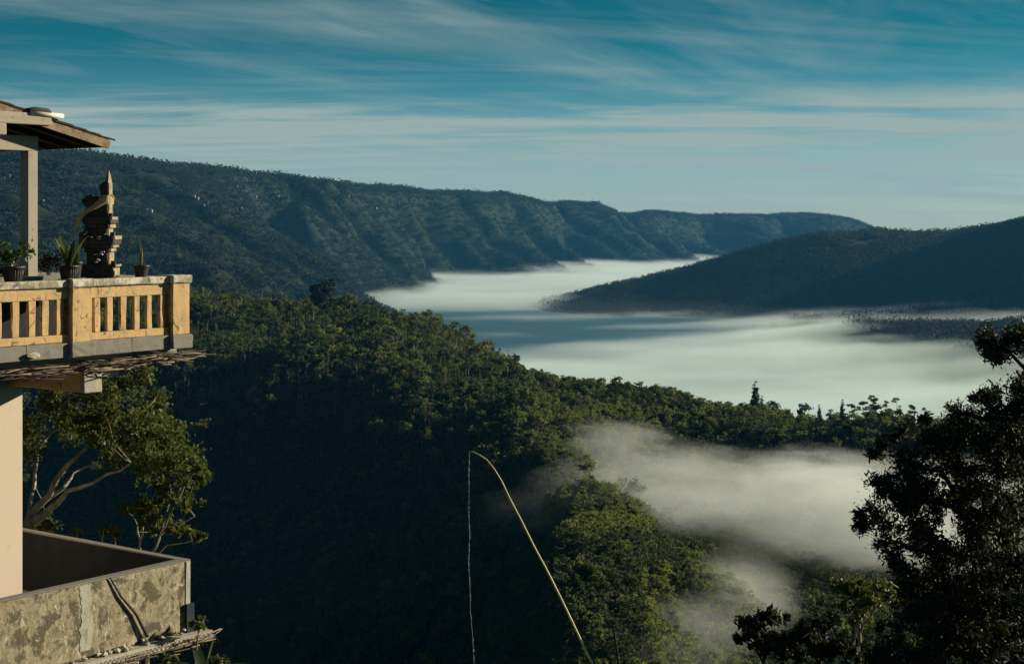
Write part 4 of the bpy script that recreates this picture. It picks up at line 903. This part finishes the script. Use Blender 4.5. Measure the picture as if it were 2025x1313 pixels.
# big dark tree
BY = 40.0; bs = P(2120, 1400, BY); bs.z = gz(bs.x, bs.y)
limbs = [[(2150, 2100, BY, .40), (2110, 1420, BY, .34), (2085, 1250, BY, .30), (2040, 1120, 39.5, .22), (1960, 1050, 39, .12), (1880, 1000, 38.6, .07), (1790, 985, 38.4, .035)],
         [(2085, 1250, BY, .26), (2070, 1050, 40.5, .2), (2030, 900, 40.5, .13), (1960, 830, 40, .07), (1890, 815, 39.6, .04)],
         [(2070, 1050, 40.5, .16), (2065, 850, 41, .12), (2040, 740, 41, .07), (1985, 690, 40.6, .03), (1940, 675, 40.4, .015)],
         [(2040, 1120, 39.5, .15), (1940, 1100, 38.8, .09), (1840, 1090, 38.4, .05), (1740, 1060, 38.2, .02)],
         [(2090, 1280, BY, .18), (1960, 1230, 38.8, .1), (1840, 1190, 38.4, .06)],
         [(2090, 1330, BY, .16), (1980, 1300, 39, .1), (1860, 1290, 38.6, .06)],
         [(1960, 1050, 39, .09), (1860, 930, 38.6, .05), (1760, 900, 38.4, .025)], [(1985, 1060, 39, .07), (1945, 960, 38.8, .04), (1900, 920, 38.8, .02)]]
bl = []
edge_ = [(655, 1925), (700, 1935), (735, 1990), (770, 1960), (800, 1870), (835, 1800), (870, 1735), (900, 1705), (950, 1712), (985, 1740), (1005, 1690), (1035, 1675), (1065, 1715), (1100, 1745), (1150, 1755), (1200, 1735), (1260, 1720), (1320, 1690)]
def left_of(py):
    for (a, b_), (c, d) in zip(edge_, edge_[1:]):
        if a <= py <= c: return b_ + (d - b_) * (py - a) / (c - a)
    return 2100
for q in range(1250):
    py = rq.uniform(650, 1330); xl = left_of(py); px = rq.uniform(xl + 8, 2075)
    dd = (px - xl) / 120
    if py < 745 and px > 1990 and py > 705: continue
    if float(perlin(np.array([px / 60 + 3.3]), np.array([py / 36 + 8.1]))[0]) > (.06 if dd < .7 else .15 if py < 1130 else .30): continue
    bl.append((px, py, rq.uniform(37.4, 41.5), rq.uniform(11, 21) if dd > .3 else rq.uniform(8, 14), rq.uniform(.6, 1.2)))
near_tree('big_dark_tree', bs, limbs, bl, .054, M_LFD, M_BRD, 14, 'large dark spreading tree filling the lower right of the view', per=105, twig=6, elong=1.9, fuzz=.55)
# sapling caught by the sun in front of it
bs = P(1700, 1300, 33); bs.z = gz(bs.x, bs.y)
bl = []
for (cx_, cy_, w_, h_, k) in ((1690, 1150, 35, 16, 9), (1715, 1185, 38, 24, 14), (1670, 1165, 24, 16, 6), (1700, 1225, 36, 22, 9), (1745, 1160, 16, 20, 4)):
    for q in range(k): bl.append((cx_ + rq.gauss(0, .5) * w_, cy_ + rq.gauss(0, .5) * h_, rq.uniform(32.3, 33.6), rq.uniform(12, 20), rq.uniform(.6, 1.1)))
near_tree('sunlit_sapling', bs, [[(1705, 1900, 33, .07), (1702, 1290, 33, .04), (1698, 1220, 33, .028), (1690, 1165, 33, .015)], [(1700, 1250, 33, .025), (1728, 1205, 32.8, .015), (1738, 1165, 32.8, .01)], [(1700, 1240, 33, .02), (1672, 1190, 33.2, .012)]], bl, .08, M_LFS, M_BRT, 21, 'yellow green sapling catching the sun before the large dark tree', 'sapling', per=60)
# dark bushes along the bottom
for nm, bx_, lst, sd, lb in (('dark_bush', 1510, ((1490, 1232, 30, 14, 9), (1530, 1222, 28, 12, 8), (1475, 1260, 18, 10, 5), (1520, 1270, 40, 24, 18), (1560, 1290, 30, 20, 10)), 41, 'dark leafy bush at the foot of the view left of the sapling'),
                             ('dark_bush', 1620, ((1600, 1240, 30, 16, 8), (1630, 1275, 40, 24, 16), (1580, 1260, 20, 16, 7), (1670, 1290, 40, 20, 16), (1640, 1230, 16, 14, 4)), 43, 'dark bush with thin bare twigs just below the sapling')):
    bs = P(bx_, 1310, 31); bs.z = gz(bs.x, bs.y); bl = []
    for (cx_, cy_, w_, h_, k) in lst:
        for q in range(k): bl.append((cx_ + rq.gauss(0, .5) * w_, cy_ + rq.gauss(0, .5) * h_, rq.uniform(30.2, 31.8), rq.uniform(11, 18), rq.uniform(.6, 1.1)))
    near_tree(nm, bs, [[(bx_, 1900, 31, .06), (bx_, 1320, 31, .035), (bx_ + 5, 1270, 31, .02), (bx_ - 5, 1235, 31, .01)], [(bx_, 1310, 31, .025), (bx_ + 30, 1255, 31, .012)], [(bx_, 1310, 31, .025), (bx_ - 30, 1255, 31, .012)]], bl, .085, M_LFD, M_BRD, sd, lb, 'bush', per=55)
# banana leaves and herbs below the ledge
M_BAN = leaf_mat('leaf_banana', [(0.020, 0.040, 0.018), (0.04, 0.07, 0.028), (0.10, 0.13, 0.04)], 0.35, 0.45, scale=2)
bs = P(405, 1345, 22.5); o = empty('banana_plant', (bs.x, bs.y, gz(bs.x, bs.y))); tag(o, 'banana plant with broad torn leaves below the terrace ledge', 'banana plant'); rel = bs - o.location
put_np('stem', tube([(0, 0, -.3), rel * .5, rel], [.12, .1, .06], 8), M_LFN, o)
for q, (dx, dy, dz, L, w, bd) in enumerate(((.18, .0, 1, .75, .085, .5), (.9, .2, .8, .85, .09, 1.3), (-.7, .1, .8, .7, .08, 1.2), (.5, -.5, 1, .6, .07, .8), (-.3, .4, 1, .65, .08, .7), (1, -.2, .35, .8, .08, 1.0), (-.9, -.2, .5, .6, .07, 1.2))):
    put_np('leaf', blade(rel, (dx, dy, dz), L, w, bd, .2, 9), M_BAN, o)
for px, py, Y, lb in ((392, 1238, 22.7, 'small leafy weed growing beside the dark blue sheet at the corner'), (330, 1308, 21.8, 'bright leafy herb under the wire netting'), (440, 1312, 22.5, 'leafy herb at the picture foot beside the banana leaves')):
    bs = P(px, py + 40, Y); bs.z = gz(bs.x, bs.y)
    near_tree('leafy_weed', bs, [[(px, py + 1000, Y, .02), (px, py + 16, Y, .01), (px, py, Y, .006)]], [(px + rq.uniform(-12, 12), py + rq.uniform(-14, 14), Y + rq.uniform(-.15, .15), 9, .6) for _ in range(9)], .05, M_LFN, M_BRT, px, lb, 'weed', per=30, twig=3)
# bowed bamboo pole with its hanging string
M_BAMB = plain_mat('bamboo_pole', (0.50, 0.45, 0.24), (0.66, 0.60, 0.36), 5, 0.55)
M_STRG = plain_mat('string_fibre', (0.35, 0.36, 0.33), (0.62, 0.62, 0.56), 30, 0.9)
PYD = 25.0
pole = [(927, 892), (936, 894), (948, 899), (963, 909), (978, 928), (992, 951), (1008, 985), (1030, 1027), (1056, 1080), (1082, 1128), (1108, 1180), (1132, 1230), (1154, 1277), (1172, 1313)]
pts = [P(a, b_, PYD + (b_ - 892) * .0008) for a, b_ in pole]; b0 = pts[-1] + (pts[-1] - pts[-2]).normalized() * 1.5; gnd = Vector((b0.x + .9, b0.y + .3, 0)); gnd.z = gz(gnd.x, gnd.y) - .3
pts += [b0, b0.lerp(gnd, .5) + Vector((.25, 0, 0)), gnd]
o = empty('bamboo_pole', gnd); tag(o, 'tall bowed bamboo pole with a string hanging from its thin tip', 'bamboo pole')
rad = [.005, .0065, .008, .0095, .011, .0125, .014, .0155, .017, .0185, .020, .0215, .023, .0245, .028, .034, .04]
rad = [r * .8 for r in rad]
put_np('pole', tube([p - gnd for p in pts], rad, 8), M_BAMB, o)
for i in range(3, 14):
    p, d = pts[i] - gnd, (pts[i + 1] - pts[i - 1]).normalized(); put_np('joint', tube([p - d * .008, p, p + d * .008], [rad[i] * 1.02, rad[i] * 1.25, rad[i] * 1.02], 8), M_BAMB, o)
sp_ = [(928, 893), (927, 930), (928, 960), (926, 1010), (929, 1060), (927, 1110), (930, 1160), (931, 1210), (935, 1262), (937, 1313), (938, 1420), (940, 1560)]
sp = [P(a + rq.uniform(-1, 1), b_, PYD) - gnd for a, b_ in sp_]
st_ = put_np('string', tube(sp, [.004] * len(sp), 4), M_STRG, o)
for q in range(44):
    k = rq.uniform(.4, 9.4); i = int(k); p = sp[i].lerp(sp[i + 1], k - i); L = rq.uniform(.012, .05)
    put_np('tassel', tube([p + Vector((0, 0, L)), p + Vector((rq.uniform(-.006, .006), 0, 0)), p - Vector((rq.uniform(-.01, .01), 0, L))], [.002, .009, .002], 4), M_STRG, st_)
g = P(1226, 1340, 25.5); g.z = gz(g.x, g.y); a, b_ = P(1213, 1236, 25.5), P(1226, 1330, 25.5)
o = put_np('dark_stake', tube([a - g, (a + b_) / 2 - g, b_ - g, Vector((.15, 0, -.3))], [.012, .018, .022, .035], 7), M_BRD, None); o.location = g; tag(o, 'short dark wooden stake standing just beside the bowed bamboo pole', 'stake')
g = P(1195, 1340, 25.5); g.z = gz(g.x, g.y)
o = empty('capped_post', g); tag(o, 'top of a dark post poking in between the pole and stake at the bottom edge', 'post')
pt = P(1195, 1311, 25.5) - g; put_np('shaft', tube([Vector((0, 0, -.3)), pt * .5, pt], [.05, .04, .024], 8), M_BRD, o); put_np('cap', tube([pt, pt + Vector((0, 0, .03))], [.036, .03], 8), M_BRD, o)

# ------------------------------------------------------------------ banyan tower on the ridge, far houses, a bird
p = crest_at(635); H_ = None
rngb = np.random.RandomState(66); T = Acc(); tz = gz(p.x, p.y); rb = random.Random(6); blobs = []
T.add(*tube(wander((0, 0, -2), (0, 0, 24), 4, .02, rb), [1.6, 1.2, .9, .6, .3], 7))
for px, t_, b_, wpx in ((623, 562, 612, 26), (648, 551, 612, 30)):
    zt_, zb_ = (HY - t_) / F * p.y - tz, 3.0; xo = (px - 635) / F * p.y; ww = wpx / F * p.y * .5
    for q in range(70):
        f = rb.random(); an = rb.uniform(0, 6.28); blobs.append((xo + math.cos(an) * ww * rb.uniform(.3, .85), math.sin(an) * ww * rb.uniform(.3, .85), zb_ + (zt_ - zb_ - 2) * f, rb.uniform(1.8, 3.2)))
    T.add(*tube(wander((0, 0, 4), (xo, 0, zt_ - 4), 4, .03, rb), [.8, .6, .5, .35, .2], 6))
o = empty('banyan_tree', (p.x, p.y, tz)); tag(o, 'huge dark twin topped tree towering over the near ridge crest', 'tree'); link('trunk', T.mesh('trunk', M_BARK), o); link('crown', crown_mesh('crown', blobs, 14, 1.25, M_PINE, rngb), o)
M_FW = plain_mat('far_wall', (0.26, 0.25, 0.23), (0.34, 0.33, 0.30), .3, 0.9); M_FR = plain_mat('far_roof', (0.42, 0.44, 0.45), (0.58, 0.58, 0.57), .2, 0.35)
def hit(px, py):
    az = math.degrees(math.atan((px - CX) / F)); i = int(np.searchsorted(azs, az)); j0 = np.searchsorted(lrs, math.log(2700)); tv = (HY - py) / F * math.cos(math.radians(az))
    k = np.nonzero(GZ[i, j0:] / RR[i, j0:] >= tv)[0]
    if not len(k): return None
    r = math.exp(lrs[j0 + k[0]]); xx, yy = r * math.sin(math.radians(az)), r * math.cos(math.radians(az)); return Vector((xx, yy, gz(xx, yy)))
def farhouse(L, W_, h):
    bm = rough_box(-L / 2, L / 2, -W_ / 2, W_ / 2, -6, h, bev=0); me = bpy.data.meshes.new('wall'); bm.to_mesh(me); bm.free(); me.materials.append(M_FW)
    bm = bmesh.new(); e = .7; v = [bm.verts.new(q) for q in ((-L / 2 - e, -W_ / 2 - e, h), (L / 2 + e, -W_ / 2 - e, h), (L / 2 + e, W_ / 2 + e, h), (-L / 2 - e, W_ / 2 + e, h), (-L / 2 - e, 0, h + W_ * .3), (L / 2 + e, 0, h + W_ * .3))]
    for f in ((0, 1, 5, 4), (2, 3, 4, 5), (1, 2, 5), (3, 0, 4), (3, 2, 1, 0)): bm.faces.new([v[q] for q in f])
    m2 = bpy.data.meshes.new('roof'); bm.to_mesh(m2); bm.free(); m2.materials.append(M_FR); return me, m2
FH = [farhouse(8, 5, 3.2), farhouse(10, 5, 3.2), farhouse(6, 5, 3)]
for q, (px, py) in enumerate(((8, 358), (20, 361), (85, 405), (124, 403), (133, 404), (291, 425), (300, 426), (384, 404), (392, 409), (404, 409), (411, 410), (464, 371), (469, 378), (502, 375), (487, 389), (487, 414), (492, 413), (468, 419), (478, 418), (506, 413), (551, 396), (570, 404), (610, 419), (604, 418), (543, 408), (745, 418), (690, 405), (790, 428), (1216, 470))):
    p = hit(px, py)
    if p is None: continue
    o = empty('far_house', (p.x, p.y, p.z + 7), q * 1.3); tag(o, 'tiny pale house among the trees on the far hillside', 'house', 'tiny houses on the far hillside')
    link('wall', FH[q % 3][0], o); link('roof', FH[q % 3][1], o)
bp_ = P(1013, 234, 160)
V = [(-.14, 0, .03), (0, .05, 0), (.14, 0, .03), (0, -.05, 0), (0, .12, -.01), (0, -.12, 0), (0, 0, -.035), (0, 0, .02)]
o = link('bird', mesh_np('bird', V, [(0, 3, 6), (0, 6, 1), (1, 6, 2), (2, 6, 3), (0, 7, 3), (0, 1, 7), (1, 2, 7), (2, 3, 7), (1, 4, 6), (1, 7, 4), (4, 7, 6), (3, 6, 5), (3, 5, 7), (5, 6, 7)], M_BRD), None, bp_); tag(o, 'tiny dark bird flying alone in the middle of the sky', 'bird')

# ------------------------------------------------------------------ mist and haze
def smooth(t, a, b, v):
    n = t.n('ShaderNodeMapRange', {'From Min': a, 'From Max': b, 'To Min': 0.0, 'To Max': 1.0}, interpolation_type='SMOOTHSTEP'); t.set(n.inputs['Value'], v); return n.outputs[0]
def prism(name, ring, z0, z1, mat):
    bm = bmesh.new(); lo = [bm.verts.new((x, y, z0)) for x, y in ring]; hi = [bm.verts.new((x, y, z1)) for x, y in ring]
    bm.faces.new(lo[::-1]); bm.faces.new(hi)
    for i in range(len(ring)): bm.faces.new((lo[i - 1], lo[i], hi[i], hi[i - 1]))
    bmesh.ops.recalc_face_normals(bm, faces=bm.faces)
    me = bpy.data.meshes.new(name); bm.to_mesh(me); bm.free(); me.materials.append(mat); return link(name, me)
# fog lying on the lake
t = MT('lake_fog'); co = t.coord('Object'); sp = t.n('ShaderNodeSeparateXYZ', {0: co}); X_, Y_, Z_ = sp.outputs
st = t.mapping(co, (1 / 1500, 1 / 700, 0)); n1 = t.noise(st, 1.0, 5, 0.6, 0.4)
st2 = t.mapping(co, (1 / 420, 1 / 260, 1 / 90)); n2 = t.noise(st2, 1.0, 5, 0.65, 0.5)
st3 = t.mapping(co, (1 / 2300, 1 / 520, 0), (0, 0, R(8)), (3.3, 1.2, 0)); n3 = t.noise(st3, 1.0, 6, 0.6, 0.6)
bl = t.math('ADD', t.math('MULTIPLY', t.math('SUBTRACT', n1, 0.5), 3600), Y_)
edge1 = t.math('SUBTRACT', t.math('ADD', 5050, t.math('MULTIPLY', X_, 1.25)), bl)
near_c = smooth(t, -1000, 1300, edge1)
far_c = smooth(t, 6500, 8100, bl)
cov = t.math('MAXIMUM', near_c, far_c)
top = t.math('MULTIPLY', t.math('MULTIPLY', cov, t.math('ADD', t.math('MULTIPLY', n2, 0.7), t.math('SUBTRACT', t.math('MULTIPLY', n3, 3.6), 1.38))), 88)
hz = t.math('SUBTRACT', Z_, LAKE)
dn = smooth(t, 0, 46, t.math('SUBTRACT', top, hz))
dn = t.math('ADD', t.math('MULTIPLY', dn, t.math('MULTIPLY', 0.016, t.math('ADD', 0.1, n2))), t.math('MULTIPLY', smooth(t, 70, 0, hz), 0.00014))
v = t.n('ShaderNodeVolumePrincipled', {'Color': (0.70, 0.83, 0.84), 'Density': dn, 'Anisotropy': 0.25}); t.L.new(v.outputs[0], t.out.inputs['Volume'])
ring_f = [(math.sin(R(a)) * r, math.cos(R(a)) * r) for a, r in [(-15, 2700), (-13, 9500), (-6, 12500), (3, 17000), (9, 17000), (14, 9000), (32, 7000), (32, 2100), (10, 1900), (-4, 2300)]]
fog = prism('lake_fog', ring_f, LAKE - 6, LAKE + 115, t.m); tag(fog, 'white bank of morning fog lying over the lake', 'fog', kind='stuff')
# mist drifting in the bowl
t = MT('bowl_mist'); co = t.coord('Object'); sp = t.n('ShaderNodeSeparateXYZ', {0: co})
w_ = t.mapping(co, (1 / 85, 1 / 120, 1 / 17)); n1 = t.noise(w_, 1.0, 6, 0.6, 0.9)
def blob(c, r):
    d = t.n('ShaderNodeVectorMath', {0: co, 1: tuple(c)}, operation='SUBTRACT').outputs[0]
    d = t.n('ShaderNodeVectorMath', {0: d, 1: tuple(1 / q for q in r)}, operation='MULTIPLY').outputs[0]
    return t.math('SUBTRACT', 1.0, t.n('ShaderNodeVectorMath', {0: d}, operation='LENGTH').outputs['Value'])
acc = None
for c, r in ((P(1620, 970, 900), (160, 120, 22)), (P(1440, 985, 890), (130, 110, 17)), (P(1720, 1040, 850), (110, 110, 18)), (P(1230, 1010, 880), (110, 80, 13)), (P(1330, 925, 960), (75, 80, 15)), (P(1220, 880, 1030), (45, 60, 20)), (P(1470, 1165, 650), (26, 50, 20)), (P(1400, 1240, 570), (30, 40, 12)), (P(1300, 1290, 540), (28, 40, 10)), (P(1160, 960, 930), (45, 70, 16))):
    b_ = blob(c, r); acc = b_ if acc is None else t.math('SMOOTH_MAX', acc, b_, 0.15)
n2 = t.noise(t.mapping(co, (1 / 30, 1 / 40, 1 / 6)), 1.0, 5, 0.6, 0.6)
wv = t.math('ADD', t.math('MULTIPLY', t.math('SUBTRACT', n1, 0.5), 1.3), t.math('MULTIPLY', t.math('SUBTRACT', n2, 0.5), 1.1))
dn = smooth(t, -0.05, 1.05, t.math('ADD', acc, wv))
dn = t.math('MULTIPLY', dn, smooth(t, 0.0, 0.35, t.math('ADD', acc, 0.12)))
dn = t.math('MULTIPLY', dn, t.math('ADD', t.math('MULTIPLY', 0.24, smooth(t, -25, 25, sp.outputs[0])), smooth(t, 0, 190, sp.outputs[0])))
v = t.n('ShaderNodeVolumePrincipled', {'Color': (0.90, 0.97, 0.94), 'Density': t.math('MULTIPLY', dn, 0.016), 'Anisotropy': 0.2}); t.L.new(v.outputs[0], t.out.inputs['Volume'])
a_, b_ = P(1060, 1280, 640), P(1980, 800, 1040)
ring_m = [(-60, 470), (-60, 1120), (400, 1120), (400, 640), (230, 470)]
mist = prism('mist', ring_m, -235, -75, t.m); tag(mist, 'sunlit mist drifting through the wooded bowl below the tree line', 'mist', kind='stuff')
# the air itself
t = MT('haze_air'); v = t.n('ShaderNodeVolumePrincipled', {'Color': (0.12, 0.50, 1.0), 'Density': 1.4e-5, 'Anisotropy': 0.0}); t.L.new(v.outputs[0], t.out.inputs['Volume'])
hz_ = prism('haze', [(-24500, -24500), (24500, -24500), (24500, 24500), (-24500, 24500)], min(float(GZ.min()), LAKE) - 2, float(GZ.max()) + 40, t.m); tag(hz_, 'thin blue morning haze filling the air', 'haze', kind='stuff')
